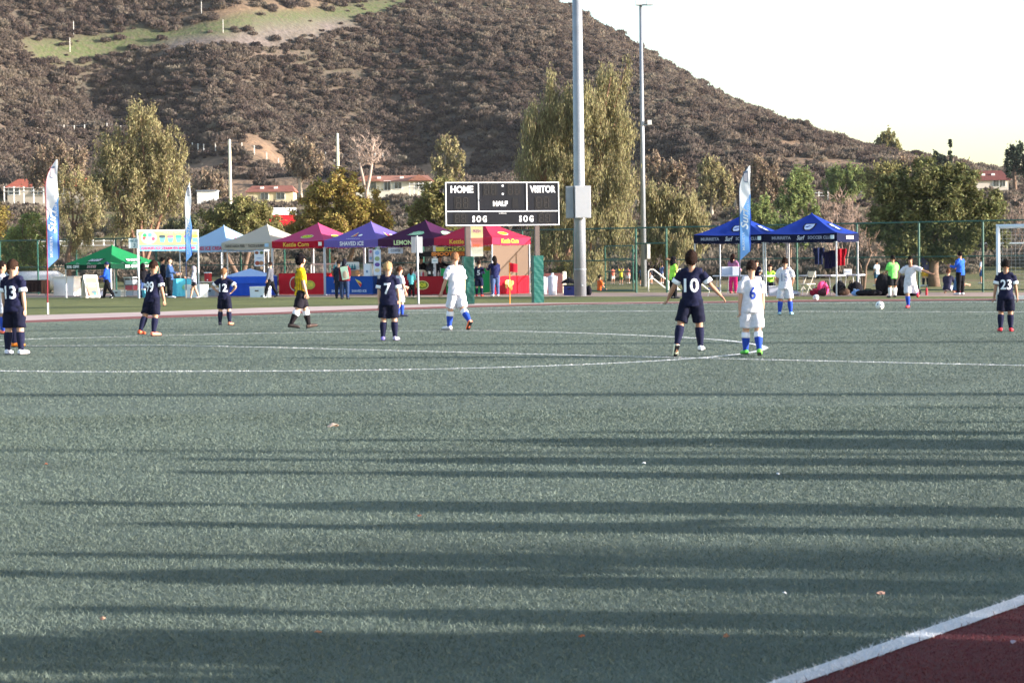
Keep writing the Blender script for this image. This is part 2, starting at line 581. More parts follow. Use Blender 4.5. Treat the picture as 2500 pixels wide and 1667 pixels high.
CIRC = [(0, 905.9), (152, 907.8), (400, 907.2), (600, 906.4), (817, 905.2), (1035, 901.8), (1240, 897), (1363, 892.8), (1540, 885), (1710, 874.3), (1826, 862.3), (1868, 849), (1826, 838.4), (1710, 827), (1540, 818.8), (1363, 812), (1200, 807.9), (1116, 807.3), (938, 808.7), (736, 812), (600, 815.2), (270, 823.4), (54, 828.8)]
pol = sorted((math.atan2((G(*p) - CC).y, (G(*p) - CC).x), (G(*p) - CC).length) for p in CIRC)
th = np.array([p[0] for p in pol]); rr = np.array([p[1] for p in pol])
ts = np.linspace(-math.pi, math.pi, 145)
rs = np.interp(ts, np.r_[th[-1] - 2 * math.pi, th, th[0] + 2 * math.pi], np.r_[rr[-1], rr, rr[0]])
for _ in range(3):
    rs[:-1] = (np.roll(rs[:-1], 1) + rs[:-1] * 2 + np.roll(rs[:-1], -1)) / 4
    rs[-1] = rs[0]
line('center_circle_line', [CC + Vector((math.cos(t) * r_, math.sin(t) * r_, 0)) for t, r_ in zip(ts, rs)], .11)
line('halfway_line', ext([G(60, 845), G(420, 843.5), G(640, 848), G(1240, 863.5), G(1800, 877), G(2500, 893)], 40), .1, .0045)
line('goal_line', ext([G(830, 763), G(1240, 751.5), G(1440, 743.5)], 0), .16)
line('goal_area_line', [G(730, 768), G(1100, 764), G(1600, 760)], .12)
line('penalty_line', ext([G(1632, 760), G(2500, 762)], 10), .14)
line('end_line', ext([G(1800, 741), G(2500, 737)], 10), .2)

# ---- turf fibres standing on the field (white on the painted lines, red outside the side line)
E0X, E0Y = np.array([p.x for p in E0]), np.array([p.y for p in E0])
def on_lines(X, Y):
    dx, dy = X - CC.x, Y - CC.y
    r_ = np.interp(np.arctan2(dy, dx), ts, rs)
    m = np.abs(np.hypot(dx, dy) - r_) < .065
    for pts, w in LINES:
        m |= seg_dist(X, Y, [(p[0], p[1]) for p in pts]) < w / 2 + .015
    return m
def fibres(n, y0, y1, seed, near):
    r = np.random.default_rng(seed)
    Y = y0 * (y1 / y0) ** r.random(n) if near else y0 + (y1 - y0) * r.random(n) ** .9
    X = (r.random(n) * 2 - 1) * (.265 * Y + .9)
    ok = Y < np.interp(X, E0X, E0Y) - .05
    X, Y = X[ok], Y[ok]
    n = len(X)
    s = (X - T0.x) * TN.x + (Y - T0.y) * TN.y          # distance outside the side line
    h = r.uniform(.009, .019, n) * np.where(np.abs(s) < .055, 1.3, 1) * np.where(s > .055, .7, 1)
    wd = r.uniform(.0012, .0021, n) * np.clip(Y / 9, 1, 2.9)
    a = r.random(n) * 2 * np.pi
    lean = r.normal(0, 1.0, (n, 2)) * h[:, None]
    base = np.c_[X, Y, np.full(n, .002)]
    side = np.c_[np.cos(a) * wd, np.sin(a) * wd, np.zeros(n)]
    V = np.stack([base - side, base + side, base + np.c_[lean, h]], 1)
    tn = np.clip(.4 * r.random(n) + .3 * fbm(X * 1.7, Y * 1.7, 2) + .3 * sstep(.3, .7, fbm(X * .35, Y * 1.3, 8)) + r.normal(0, .14, n), 0, 1)
    edge = r.normal(0, .006, n)
    return V, tn, s, edge, X, Y
LABS = {'turf_fibres': 'short green artificial turf fibres of the field', 'white_line_fibres': 'white turf fibres of the painted lines', 'red_turf_fibres': 'dark red turf fibres outside the side line'}
P1, P2 = fibres(430000, 6.0, 20.0, 3, True), fibres(480000, 16.0, 67.0, 4, False)
V, tn, s, edge, X, Y = (np.concatenate([a, b]) for a, b in zip(P1, P2))
wl_ = (Y > 20) & on_lines(X, Y) | (s >= -.05 + edge) & (s <= .05 + edge)
for nm, msk, col, am in (('turf_fibres', (s < -.05 + edge) & ~wl_, (.114, .145, .116), .36), ('white_line_fibres', wl_, (.72, .72, .76), .12), ('red_turf_fibres', (s > .05 + edge) & ~wl_, (.12, .016, .02), .45)):
    k = int(msk.sum())
    v = V[msk].reshape(-1, 3)
    o = link(nm, fastmesh(nm, v, np.arange(k * 3).reshape(-1, 3), np.repeat(tn[msk], 3)), mat(nm, col, rough=.6, vary=.1, tint=am, spec=.25, transl=.06), kind='stuff')
    tag(o, LABS[nm], 'turf')

# ---- chaparral on the hill: thousands of shrubs that read as one cover
def shrub_templates(seed, m):
    """a few rounded shrubs made of small leaf sprays; scattered below, never shown on their own"""
    r = np.random.default_rng(seed)
    cc = bpy.data.collections.new('shrub_kinds')
    for t in range(7):
        lobes = [(r.normal(0, .32), r.normal(0, .32), r.uniform(.25, .5), r.uniform(.42, .68)) for _ in range(5)]
        C, D = [], []
        for x, y, z, q in lobes:
            d = r.normal(size=(64, 3)); d[:, 2] = np.abs(d[:, 2]) * 1.1 - .25
            d /= np.linalg.norm(d, axis=1)[:, None]
            C.append(np.array([x, y, z]) + d * q * r.uniform(.7, 1.05, (64, 1)) * np.array([1, 1, .9])); D.append(d)
        C, D = np.concatenate(C), np.concatenate(D)
        n = len(C)
        D = D + r.normal(0, .45, (n, 3)); D /= np.linalg.norm(D, axis=1)[:, None]
        u = D * .55 + np.array([0, 0, .75]) + r.normal(0, .3, (n, 3)); u /= np.linalg.norm(u, axis=1)[:, None]
        v = np.cross(D, u); v /= np.linalg.norm(v, axis=1)[:, None] + 1e-9
        sz = r.uniform(.10, .22, (n, 1))
        V = np.stack([C - u * sz, C + v * sz * .5, C + u * sz, C - v * sz * .5], 1).reshape(-1, 3)
        me = fastmesh('shrub_kind', V, np.arange(n * 4).reshape(-1, 4))
        me.materials.append(m)
        cc.objects.link(bpy.data.objects.new('shrub_kind', me))
    return cc
def scatter(name, P, scl, tint, cc, seed):
    r = np.random.default_rng(seed)
    n = len(P)
    me = bpy.data.meshes.new(name)
    me.vertices.add(n)
    me.vertices.foreach_set('co', np.ascontiguousarray(P, np.float32).ravel())
    for nm, ty, arr in (('scl', 'FLOAT', scl.astype(np.float32)), ('rot', 'FLOAT', (r.random(n) * 6.283).astype(np.float32)), ('idx', 'INT', r.integers(0, 7, n).astype(np.int32)), ('tint', 'FLOAT', tint.astype(np.float32))):
        me.attributes.new(nm, ty, 'POINT').data.foreach_set('value', arr)
    me.update()
    o = link(name, me, None, kind='stuff')
    ng = bpy.data.node_groups.new('scatter', 'GeometryNodeTree')
    ng.interface.new_socket('Geometry', in_out='INPUT', socket_type='NodeSocketGeometry')
    ng.interface.new_socket('Geometry', in_out='OUTPUT', socket_type='NodeSocketGeometry')
    N, L = ng.nodes.new, ng.links.new
    gi, go = N('NodeGroupInput'), N('NodeGroupOutput')
    ip, ci = N('GeometryNodeInstanceOnPoints'), N('GeometryNodeCollectionInfo')
    ci.inputs['Collection'].default_value = cc
    ci.inputs['Separate Children'].default_value = True
    ci.inputs['Reset Children'].default_value = True
    ip.inputs['Pick Instance'].default_value = True
    def na(nm, ty):
        k = N('GeometryNodeInputNamedAttribute'); k.data_type = ty; k.inputs['Name'].default_value = nm
        return next(q for q in k.outputs if q.enabled and q.name == 'Attribute')
    cx = N('ShaderNodeCombineXYZ')
    L(na('rot', 'FLOAT'), cx.inputs['Z'])
    L(gi.outputs[0], ip.inputs['Points']); L(ci.outputs[0], ip.inputs['Instance']); L(na('idx', 'INT'), ip.inputs['Instance Index'])
    L(cx.outputs[0], ip.inputs['Rotation']); L(na('scl', 'FLOAT'), ip.inputs['Scale']); L(ip.outputs[0], go.inputs[0])
    md = o.modifiers.new('scatter', 'NODES')
    md.node_group = ng
    return o
SHRUB_M = mat('chaparral_leaves', (.138, .110, .090), rough=.9, vary=.3, scale=2.0, tint=.55, spec=.05, transl=.45)
for nd in SHRUB_M.node_tree.nodes:
    if nd.type == 'ATTRIBUTE':
        nd.attribute_type = 'INSTANCER'
SHRUBS = shrub_templates(17, SHRUB_M)
def chaparral(n, seed):
    r = np.random.default_rng(seed)
    Yh = 312 + (655 - 312) * r.random(n * 3) ** .85
    Xh = ((r.random(n * 3) * 3300 - 450) - 1250) / FPX * Yh
    road, scree, scar, meadow = covers(Xh, Yh)
    den = .75 + .7 * fbm(Xh / 16, Yh / 16, 41)
    den = den * np.where(Xh / Yh * FPX + 1250 > 1650, .8, 1)
    keep = r.random(n * 3) < np.clip(den, 0, 1) * (1 - np.clip(road * 1.1 + scree * 1.2 + scar * 1.25, 0, .95))
    Xh, Yh = Xh[keep][:n], Yh[keep][:n]
    n = len(Xh)
    scl = r.gamma(6, .185, n).clip(.45, 2.4)
    tint = np.clip(.15 + .45 * fbm(Xh / 25, Yh / 25, 51) + r.normal(.08, .22, n), 0, 1)
    tag(scatter('chaparral', np.c_[Xh, Yh, terrain(Xh, Yh) - .15], scl, tint, SHRUBS, seed), 'brown and olive chaparral shrubs covering the hillside', 'shrubs')
chaparral(66000, 5)

# ---- thin late-afternoon haze over the whole place
hzb = MB().box((0, 640, 90), (2400, 1640, 360)).build('haze', None, kind='stuff')
hm_ = bpy.data.materials.new('haze')
hm_.use_nodes = True
hn = hm_.node_tree
hn.nodes.remove(hn.nodes['Principled BSDF'])
pv = hn.nodes.new('ShaderNodeVolumePrincipled')
pv.inputs['Color'].default_value = (.86, .9, 1.0, 1)
pv.inputs['Density'].default_value = .00005
hn.links.new(pv.outputs[0], hn.nodes['Material Output'].inputs['Volume'])
hzb.data.materials.append(hm_)
tag(hzb, 'thin pale haze filling the valley air', 'haze')
# ================================================================= TREES
BARK = mat('bark_brown', (.16, .105, .075), rough=.95, vary=.3, scale=9, bump=.5)
BARK_RED = mat('bark_reddish', (.30, .16, .11), rough=.9, vary=.3, scale=7, bump=.4)
BARK_PALE = mat('bark_pale', (.42, .35, .28), rough=.9, vary=.25, scale=5, bump=.3)
LEAF = {
    'olive': mat('leaves_olive', (0.213, 0.194, 0.077), rough=.7, island=.4, vary=.2, scale=1.2, transl=.42, spec=.15),
    'gold': mat('leaves_golden', (0.338, 0.256, 0.081), rough=.7, island=.4, vary=.2, scale=1.2, transl=.42, spec=.15),
    'pepper': mat('leaves_pepper', (0.281, 0.250, 0.131), rough=.75, island=.38, vary=.2, scale=1.0, transl=.42, spec=.15),
    'euc': mat('leaves_eucalyptus', (0.263, 0.225, 0.112), rough=.7, island=.42, vary=.2, scale=1.0, transl=.3, spec=.25),
    'dark': mat('leaves_dark', (0.100, 0.106, 0.053), rough=.7, island=.4, vary=.2, scale=1.0, transl=.25, spec=.2),
    'green': mat('leaves_green', (0.200, 0.237, 0.088), rough=.7, island=.4, vary=.2, scale=1.0, transl=.42, spec=.15),
    'brown': mat('leaves_brown', (0.225, 0.169, 0.119), rough=.85, island=.4, vary=.2, scale=1.0, transl=.25, spec=.1),
    'shade': mat('leaves_shade', (.140, .142, .058), rough=.7, island=.45, vary=.25, scale=.7, transl=.3, spec=.12),
    'pine': mat('leaves_pine', (0.037, 0.053, 0.035), rough=.8, island=.35, vary=.2, scale=1.0, transl=.1, spec=.1),
}
def leafmesh(name, C, size, r, hang=0.0, aspect=2.2):
    n = len(C)
    d = r.normal(size=(n, 3))
    if hang:
        d = d * (1 - hang) + np.array([0, 0, -1.0]) * hang * 1.6
    d /= np.linalg.norm(d, axis=1)[:, None]
    u = np.cross(d, r.normal(size=(n, 3)))
    u /= np.linalg.norm(u, axis=1)[:, None] + 1e-9
    L_ = (size * r.uniform(.6, 1.4, n))[:, None]
    w_ = L_ / aspect
    V = np.stack([C - d * L_, C + u * w_, C + d * L_, C - u * w_], 1).reshape(-1, 3)
    return fastmesh(name, V, np.arange(n * 4).reshape(-1, 4))
def tree(name, label, base, blobs, leaf, n=12600, size=0.080, hang=0.0, aspect=2.2, bark=None, trunk=.16, stems=None, clump=.33, fill=.55, seed=1, twigs=40, group=None, limb_to=None, bare=False):
    """blobs: (x, z, rx, rz) in metres from the trunk foot; foliage in clumps on limbs"""
    r = np.random.default_rng(seed)
    bark = bark or BARK
    t = thing(name, label, 'tree', base, group=group)
    tb = MB()
    B = np.array(blobs, float)
    vol = B[:, 2] ** 2 * B[:, 3]
    cl = []
    wts = vol ** .8 / (vol ** .8).sum()
    nc = max(14, int(n / 75))
    for (x, z, rx, rz), w_ in zip(blobs, wts):
        k = max(3, int(nc * w_))
        d = r.normal(size=(k, 3)); d /= np.linalg.norm(d, axis=1)[:, None]
        rad = r.random(k) ** fill
        cl.append(np.c_[x + d[:, 0] * rad * rx, d[:, 1] * rad * rx * .85, z + d[:, 2] * rad * rz])
    cl = np.concatenate(cl)
    low = min(b[1] - b[3] for b in blobs)
    # trunk, limbs and twigs
    stems = stems or [(0, 0)]
    tops = []
    for sx, dx in stems:
        j = r.normal(0, .12, 6)
        zt = low + (B[:, 1].mean() - low) * .55
        p = [(sx * .25, 0, -.05), (sx * .4 + j[0] * .3, j[1] * .3, zt * .3), (sx + dx * .35 + j[2], j[3], zt * .65), (sx + dx + j[4], j[5], max(zt, .5))]
        k = trunk / len(stems) ** .5
        tb.tube(p, [k * 1.25, k, k * .85, k * .65], 9)
        tops.append(Vector(p[-1]))
    for i, (x, z, rx, rz) in enumerate(blobs):
        a = min(tops, key=lambda q: (q - Vector((x, 0, z))).length)
        m1 = a.lerp(Vector((x, 0, z)), .5) + Vector(r.normal(0, .25, 3) * rx * .4)
        e = Vector((x, r.normal(0, .3) * rx * .5, z + rz * .35))
        tb.tube([a, m1, e], [trunk * .5, trunk * .32, trunk * .12], 7)
        for q in range(max(2, int(twigs * wts[i]))):
            c = Vector(cl[r.integers(len(cl))])
            if (c - e).length > max(rx, rz) * 1.6:
                continue
            f = m1.lerp(e, r.random())
            tb.tube([f, f.lerp(c, .5) + Vector(r.normal(0, .08, 3) * rx), c], [trunk * .17, trunk * .1, trunk * .035], 5, cap=False)
    tb.build('trunk', bark, t, smooth=True)
    if bare:
        # leafless twig sprays
        kb = MB()
        for c in cl[:int(n / 30)]:
            c = Vector(c)
            for _ in range(5):
                v = Vector(r.normal(0, 1, 3)); v.z = abs(v.z) + .6; v.normalize()
                e = c + v * r.uniform(.3, .8) * size * 8
                kb.tube([c, c.lerp(e, .6) + Vector(r.normal(0, .03, 3)), e], [.022, .014, .006], 3, cap=False)
        o = kb.build('crown', bark, t)
        o['kind'] = 'stuff'
        return t
    per = int(n / len(cl)) + 1
    rx0 = np.sqrt(B[:, 2].mean() * B[:, 3].mean())
    sg = clump * rx0 * .42
    C = np.repeat(cl, per, 0)
    off = r.normal(0, 1, (len(C), 3)) * sg * r.uniform(.5, 1.2, (len(C), 1))
    if hang:
        off[:, 2] = off[:, 2] * 1.7 - np.abs(r.normal(0, 1, len(C))) * sg * hang * 1.5
        off[:, :2] *= .8
    C = C + off
    C = C[C[:, 2] > .12]
    link('crown', leafmesh('crown', C, size, r, hang, aspect), LEAF[leaf], t, kind='stuff')
    return t
def ptree(name, label, px, Y, boxes, leaf, base_z=None, **k):
    """tree seen at column px standing at depth Y; boxes are crown lobes (cx, cy, rx, ry) measured on the picture"""
    m = Y / FPX
    X = (px - 1250) * m
    z0 = 0.0 if Y < 122 else float(terrain(X, Y))
    if base_z is not None:
        z0 = base_z
    bl = []
    for cx, cy, rx, ry in boxes:
        w = W(cx, cy, Y)
        bl.append((w.x - X, w.z - z0, rx * m, ry * m))
    return tree(name, label, (X, Y, z0 - .02), bl, leaf, **k)
ptree('eucalyptus_tree', 'tall airy eucalyptus with several reddish stems behind the banner stall', 352, 112, [(345, 300, 48, 52), (280, 370, 55, 60), (400, 370, 58, 75), (330, 420, 75, 70), (250, 450, 42, 60), (420, 460, 45, 55), (340, 500, 70, 50), (300, 540, 40, 35)], 'euc', n=33600, size=0.096, hang=.55, aspect=4, bark=BARK_RED, trunk=.2, stems=[(-.3, -.9), (.1, 0), (.35, .9), (.15, .4)], seed=2, twigs=70)
ptree('slender_tree', 'thin leaning tree with sparse olive leaves behind the green canopy', 172, 99, [(170, 440, 42, 45), (215, 480, 40, 55), (150, 510, 32, 50), (200, 560, 52, 45), (240, 530, 30, 45), (175, 600, 35, 30)], 'euc', n=10500, size=0.072, hang=.5, aspect=4, bark=BARK, trunk=.15, stems=[(0, .1)], seed=3, twigs=45)
ptree('bushy_tree', 'dense bright green bushy tree at the end of the tall fence', 60, 108, [(60, 560, 50, 45), (30, 610, 60, 50), (85, 620, 40, 50), (50, 660, 55, 35), (110, 580, 25, 40)], 'green', n=15399, size=0.068, seed=4, trunk=.15)
ptree('bushy_tree', 'yellowing bushy tree half behind the dense green one', -15, 112, [(-20, 530, 45, 60), (-10, 620, 35, 60)], 'gold', n=7699, size=0.072, seed=5, trunk=.13)
ptree('round_tree', 'dark round tree with low forked trunk behind the beige canopy', 588, 98, [(585, 520, 70, 42), (530, 545, 52, 42), (640, 540, 50, 42), (590, 570, 85, 35), (500, 575, 30, 30), (665, 570, 30, 32)], 'olive', n=17500, size=0.084, seed=6, trunk=.19, stems=[(-.2, -.7), (.2, .6)], twigs=30)
ptree('golden_tree', 'large golden lit tree behind the red and purple canopies', 835, 104, [(790, 470, 42, 40), (835, 455, 45, 42), (880, 500, 55, 45), (760, 530, 50, 50), (840, 540, 80, 50), (920, 535, 40, 45), (735, 575, 38, 35), (930, 575, 35, 30), (690, 560, 20, 20)], 'gold', n=35000, size=0.088, seed=7, trunk=.2, stems=[(-.3, -.6), (.2, .6)], twigs=40)
ptree('dark_tree', 'dark green tree between the golden tree and the scoreboard', 1060, 100, [(1060, 480, 48, 45), (1020, 515, 40, 40), (1085, 530, 55, 45), (1030, 560, 45, 35), (1120, 480, 40, 50)], 'olive', n=14699, size=0.088, seed=8, trunk=.17)
ptree('pepper_tree', 'huge weeping pepper tree with drooping pale foliage behind the big light pole', 1372, 103, [(1345, 215, 22, 45), (1490, 215, 40, 70), (1420, 275, 88, 68), (1330, 310, 68, 65), (1500, 330, 55, 80), (1300, 400, 48, 70), (1400, 400, 85, 70), (1510, 440, 50, 70), (1310, 490, 45, 60), (1420, 520, 90, 75), (1500, 560, 55, 65), (1340, 590, 50, 50), (1530, 170, 12, 40), (1440, 640, 60, 35)], 'pepper', n=84000, size=0.100, hang=.8, aspect=5, bark=BARK_RED, trunk=.24, stems=[(-.2, -.6), (.2, .8)], seed=9, twigs=60)
ptree('pepper_tree', 'lower pepper tree behind the gate with a bare leaning trunk', 1632, 106, [(1600, 490, 40, 50), (1660, 520, 48, 55), (1590, 570, 36, 55), (1650, 590, 60, 40), (1700, 560, 35, 50)], 'pepper', n=28000, size=0.100, hang=.7, aspect=4, trunk=.17, seed=10, stems=[(0, .2)])
ptree('small_tree', 'small dark leafy sapling in front of the pepper tree trunk', 1372, 96, [(1372, 655, 22, 22), (1360, 670, 14, 16)], 'olive', n=2100, size=0.056, seed=11, trunk=.04, twigs=12)
ptree('broad_tree', 'broad dark shade tree with a single straight trunk behind the team bench', 2282, 92, [(2250, 440, 60, 50), (2330, 450, 65, 50), (2180, 470, 50, 50), (2400, 510, 55, 60), (2270, 520, 100, 60), (2160, 545, 50, 45), (2370, 570, 60, 45), (2220, 590, 80, 40), (2310, 610, 60, 30), (2430, 560, 35, 50)], 'shade', n=50400, size=0.092, seed=12, trunk=.24, stems=[(0, 0)], twigs=60)
ptree('bare_tree', 'leafless pale crooked young tree beside the blue canopy', 2107, 86, [(2090, 610, 22, 25), (2120, 590, 30, 30), (2150, 610, 25, 25)], 'brown', n=700, size=.06, bare=True, bark=BARK, trunk=.1, seed=13, stems=[(-.1, -.3), (.1, .2)], twigs=20)
for i, (px, Y, bx, lf, lab) in enumerate((
        (1950, 190, [(1945, 440, 42, 35), (1960, 480, 38, 40), (1925, 500, 36, 40), (1975, 530, 34, 30)], 'green', 'tall light green tree on the slope left of the white ranch fence'),
        (2070, 215, [(2060, 430, 40, 30), (2030, 450, 30, 30), (2100, 445, 30, 30), (2070, 465, 55, 22)], 'green', 'rounded light green tree above the white ranch fence'),
        (1850, 165, [(1850, 520, 42, 38), (1825, 550, 36, 30), (1885, 545, 30, 32)], 'green', 'low bright green tree above the left blue canopy'),
        (1930, 150, [(1935, 560, 40, 30), (1965, 570, 30, 25), (1895, 572, 28, 22)], 'green', 'low bright green tree above the right blue canopy'),
        (2140, 200, [(2140, 440, 50, 40), (2180, 430, 45, 45), (2200, 470, 40, 40)], 'olive', 'olive tree on the slope just left of the broad shade tree'),
        (1740, 230, [(1735, 420, 28, 40), (1760, 460, 34, 40), (1715, 475, 28, 35)], 'euc', 'pale trunked eucalyptus left of the right feather flag'),
        (1868, 225, [(1865, 420, 40, 40), (1890, 470, 36, 45), (1850, 480, 30, 40)], 'brown', 'brownish eucalyptus right of the right feather flag'),
        (1640, 240, [(1640, 420, 34, 30), (1610, 440, 30, 30), (1670, 450, 32, 35)], 'brown', 'brown scrubby tree at the foot of the hill behind the gate'),
        (1560, 250, [(1560, 440, 30, 35), (1590, 410, 24, 40)], 'brown', 'brown scrubby tree beside the far light pole'),
        (1800, 240, [(1800, 430, 30, 36), (1815, 470, 30, 34)], 'brown', 'brown scrubby tree behind the right feather flag'),
        (740, 285, [(738, 362, 36, 24), (715, 395, 30, 30), (765, 395, 30, 32), (740, 420, 38, 22)], 'brown', 'lone dark eucalyptus beside the small beige house'),
        (1090, 280, [(1090, 355, 28, 24), (1075, 390, 28, 30), (1110, 395, 30, 30), (1090, 425, 40, 25)], 'euc', 'tall eucalyptus just right of the white house'),
        (520, 282, [(515, 440, 34, 28), (485, 470, 30, 30), (545, 470, 30, 30)], 'brown', 'grey brown scrubby tree left of the small beige house'),
        (420, 270, [(420, 540, 40, 30), (450, 520, 30, 28)], 'olive', 'olive shrubby tree left of the middle feather flag'),
        (130, 250, [(130, 385, 50, 35), (180, 400, 45, 40), (100, 420, 45, 35)], 'brown', 'brown tree crown behind the left feather flag'),
        (2165, 430, [(2165, 335, 20, 22), (2150, 355, 20, 20), (2182, 362, 22, 22), (2165, 385, 18, 16)], 'olive', 'tall lone eucalyptus on the low end of the ridge'),
        (2205, 300, [(2205, 400, 40, 22), (2170, 425, 36, 25)], 'brown', 'brown spreading tree under the lone ridge eucalyptus'),
        (2480, 290, [(2490, 372, 26, 24), (2470, 392, 24, 26), (2500, 400, 30, 30), (2460, 415, 14, 14)], 'pine', 'dark pine standing right of the hilltop villa'),
        (2280, 330, [(2285, 385, 14, 12), (2275, 395, 18, 8), (2300, 392, 14, 9)], 'pine', 'dark palm above the broad shade tree'),
        (2355, 310, [(2350, 412, 12, 10), (2362, 418, 10, 8)], 'dark', 'small dark palm left of the hilltop villa'),
        (40, 200, [(30, 585, 34, 26), (70, 600, 30, 24)], 'green', 'light green bush beyond the left end of the fence'),
        (640, 180, [(640, 515, 26, 22), (615, 520, 20, 18)], 'olive', 'round bush below the small beige house'),
        (300, 180, [(450, 560, 44, 34), (420, 580, 30, 28)], 'dark', 'dark bush behind the light blue canopy'))):
    hang = .5 if lf in ('euc', 'brown') else .15
    ptree('eucalyptus_tree' if lf in ('euc',) else ('pine_tree' if lf == 'pine' else ('palm_tree' if 'palm' in lab else 'background_tree')), lab, px, Y, bx, lf, n=5000 if Y > 260 else 7500, size=.083 * Y / 105, hang=hang, aspect=2.6, trunk=.13 * Y / 105 * .8, seed=30 + i, twigs=16, bark=BARK_PALE if lf in ('euc', 'brown') else BARK)
# slim cypress, bare winter trees
c = W(2320, 440, 330)
tree('cypress_tree', 'slim pointed dark cypress on the skyline', (c.x, 330, float(terrain(c.x, 330))), [(0, 3.0 + i * .7, .75 - i * .1, 1.0) for i in range(7)], 'pine', n=1800, size=.2, trunk=.15, seed=70, twigs=4)
ptree('bare_tree', 'pinkish leafless tree in front of the white house', 900, 272, [(880, 360, 26, 30), (915, 350, 26, 30), (900, 390, 40, 30), (930, 385, 24, 30), (870, 385, 22, 24)], 'brown', n=6500, size=.17, bare=True, bark=mat('bark_pinkish', (.36, .27, .22), rough=.9, vary=.2), trunk=.34, seed=71, stems=[(-.2, -.8), (.2, .7)], twigs=130)
for i, (px, cy, lab) in enumerate(((2025, 540, 'leafless brown thicket tree just right of the right blue canopy peak'), (2065, 530, 'leafless brown thicket tree below the white ranch fence'), (2100, 560, 'leafless brown thicket tree against the broad shade tree'), (2480, 540, 'leafless brown tree behind the goal frame'), (1700, 560, 'leafless pale trunked tree behind the left blue canopy'))):
    ptree('bare_tree', lab, px, 140 + i * 6, [(px, cy, 30, 45), (px - 14, cy - 30, 22, 40), (px + 16, cy - 22, 22, 40), (px, cy + 40, 30, 40)], 'brown', n=4200, size=.11, bare=True, bark=mat('bark_twig', (.21, .15, .12), rough=.9, vary=.2), trunk=.12, seed=80 + i, stems=[(-.3, -.3), (0, 0), (.3, .3)], twigs=60)
# low scrub on the banks between fence and houses
def scrub():
    r = np.random.default_rng(91)
    n = 9000
    Ys = 126 + 184 * r.random(n)
    Xs = ((r.random(n) * 3100 - 300) - 1250) / FPX * Ys
    k = fbm(Xs / 12, Ys / 12, 61) + .16 * (fbm(Xs / 40, Ys / 40, 62) - .5) > .44
    Xs, Ys = Xs[k], Ys[k]
    n = len(Xs)
    tag(scatter('scrub', np.c_[Xs, Ys, terrain(Xs, Ys) - .05], r.gamma(4, .17, n).clip(.25, 1.5), np.clip(.35 + .5 * fbm(Xs / 9, Ys / 9, 66) + r.normal(.05, .2, n), 0, 1), SHRUBS, 92), 'low dry scrub on the banks beyond the fence', 'shrubs')
scrub()
# ================================================================= HOUSES, POLES AND FENCES ON THE SLOPE
WHITE = paint('#e9e6df')
STEEL = mat('galvanised_steel', (.29, .31, .345), rough=.45, vary=.1, metal=.35, scale=3)
ALU = mat('white_aluminium', (.72, .73, .75), rough=.35, vary=.05, metal=.1)
DARK = paint('#1c1c22')
GLASS = mat('window_glass', (.04, .05, .06), rough=.08, vary=.1, spec=.8)
def house(name, label, px0, px1, ybase, ytop, Y, wall, roof, roofh=.45, wins=(), depth=6.0, turn=0.0, gable=None):
    a, b = W(px0, ybase, Y), W(px1, ybase, Y)
    w = (b - a).length
    h = (ybase - ytop) * Y / FPX
    z0 = W((px0 + px1) / 2, ybase, Y).z
    t = thing(name, label, 'house', ((a.x + b.x) / 2, Y, z0), turn)
    wm, rm = mat('wall_' + wall, wall, rough=.9, vary=.06, scale=1.2), mat('roof_' + roof, roof, rough=.9, vary=.2, scale=2.5, bump=.3)
    hw = h * (1 - roofh)
    MB().box((0, depth / 2, hw / 2 - 1.0), (w, depth, hw + 2.0)).build('wall', wm, t)
    e = .35
    r = MB()
    zr, ze = h, hw - .06
    r.add([(-w / 2 - e, -e, ze), (w / 2 + e, -e, ze), (w / 2 + e, depth + e, ze), (-w / 2 - e, depth + e, ze), (-w / 2 + w * .06, depth / 2, zr), (w / 2 - w * .06, depth / 2, zr)],
          [(0, 1, 5, 4), (1, 2, 5), (2, 3, 4, 5), (3, 0, 4), (3, 2, 1, 0)])
    rf = r.build('roof', rm, t)
    for k in (.3, .6):
        MB().box((w * (k - .5), depth * .25, (zr + ze) / 2 + .12), (.5, .4, .35)).build('skylight', WHITE, rf)
    for u, v, ww, hh in wins:
        f = MB().box((w * (u - .5), -.03, hw * v), (ww + .16, .08, hh + .16)).build('window', WHITE, t)
        for s in (-1, 1):
            MB().box((w * (u - .5) + s * ww * .26, -.08, hw * v), (ww * .46, .03, hh)).build('pane', GLASS, f)
    if gable:
        for u in gable:
            g = MB()
            gx_ = w * (u - .5)
            g.add([(gx_ - 1.7, -1.2, ze + .03), (gx_ + 1.7, -1.2, ze + .03), (gx_, -1.2, zr - .05), (gx_ - 1.7, depth / 2, ze + .03), (gx_ + 1.7, depth / 2, ze + .03), (gx_, depth / 2, zr - .05)], [(0, 2, 5, 3), (1, 4, 5, 2), (0, 1, 2)])
            g.build('gable', rm, t)
    return t
house('beige_house', 'small beige house with red brown roof and two white windows', 604, 716, 490, 452, 292, '#d9c9a3', '#8a5648', .42, [(.38, .5, 1.0, .9), (.73, .5, 1.1, .9)], 5)
house('white_house', 'long white house with low roof and chimney behind the bare tree', 868, 1054, 464, 427, 296, '#ddd8c6', '#9c6a58', .42, [(.2, .5, 1.6, 1.0), (.42, .5, .9, 1.3), (.56, .5, 1.0, .9), (.86, .5, 1.3, 1.0)], 6, gable=(.18, .84))
house('red_roofed_house', 'ranch house with bright red tiled roof above the left flag', 18, 226, 474, 434, 285, '#b9ad9c', '#a2553f', .55, [(.08, .5, 1.4, 1.0), (.36, .5, 1.6, 1.0), (.6, .5, 1.4, 1.0)], 7, gable=(.9,))
house('hilltop_villa', 'villa with dark red roof and arched lit wall beside the dark pine', 2382, 2462, 456, 415, 300, '#cfc5b8', '#6a3a34', .6, [(.62, .5, .8, .9), (.82, .5, .8, .9)], 6)
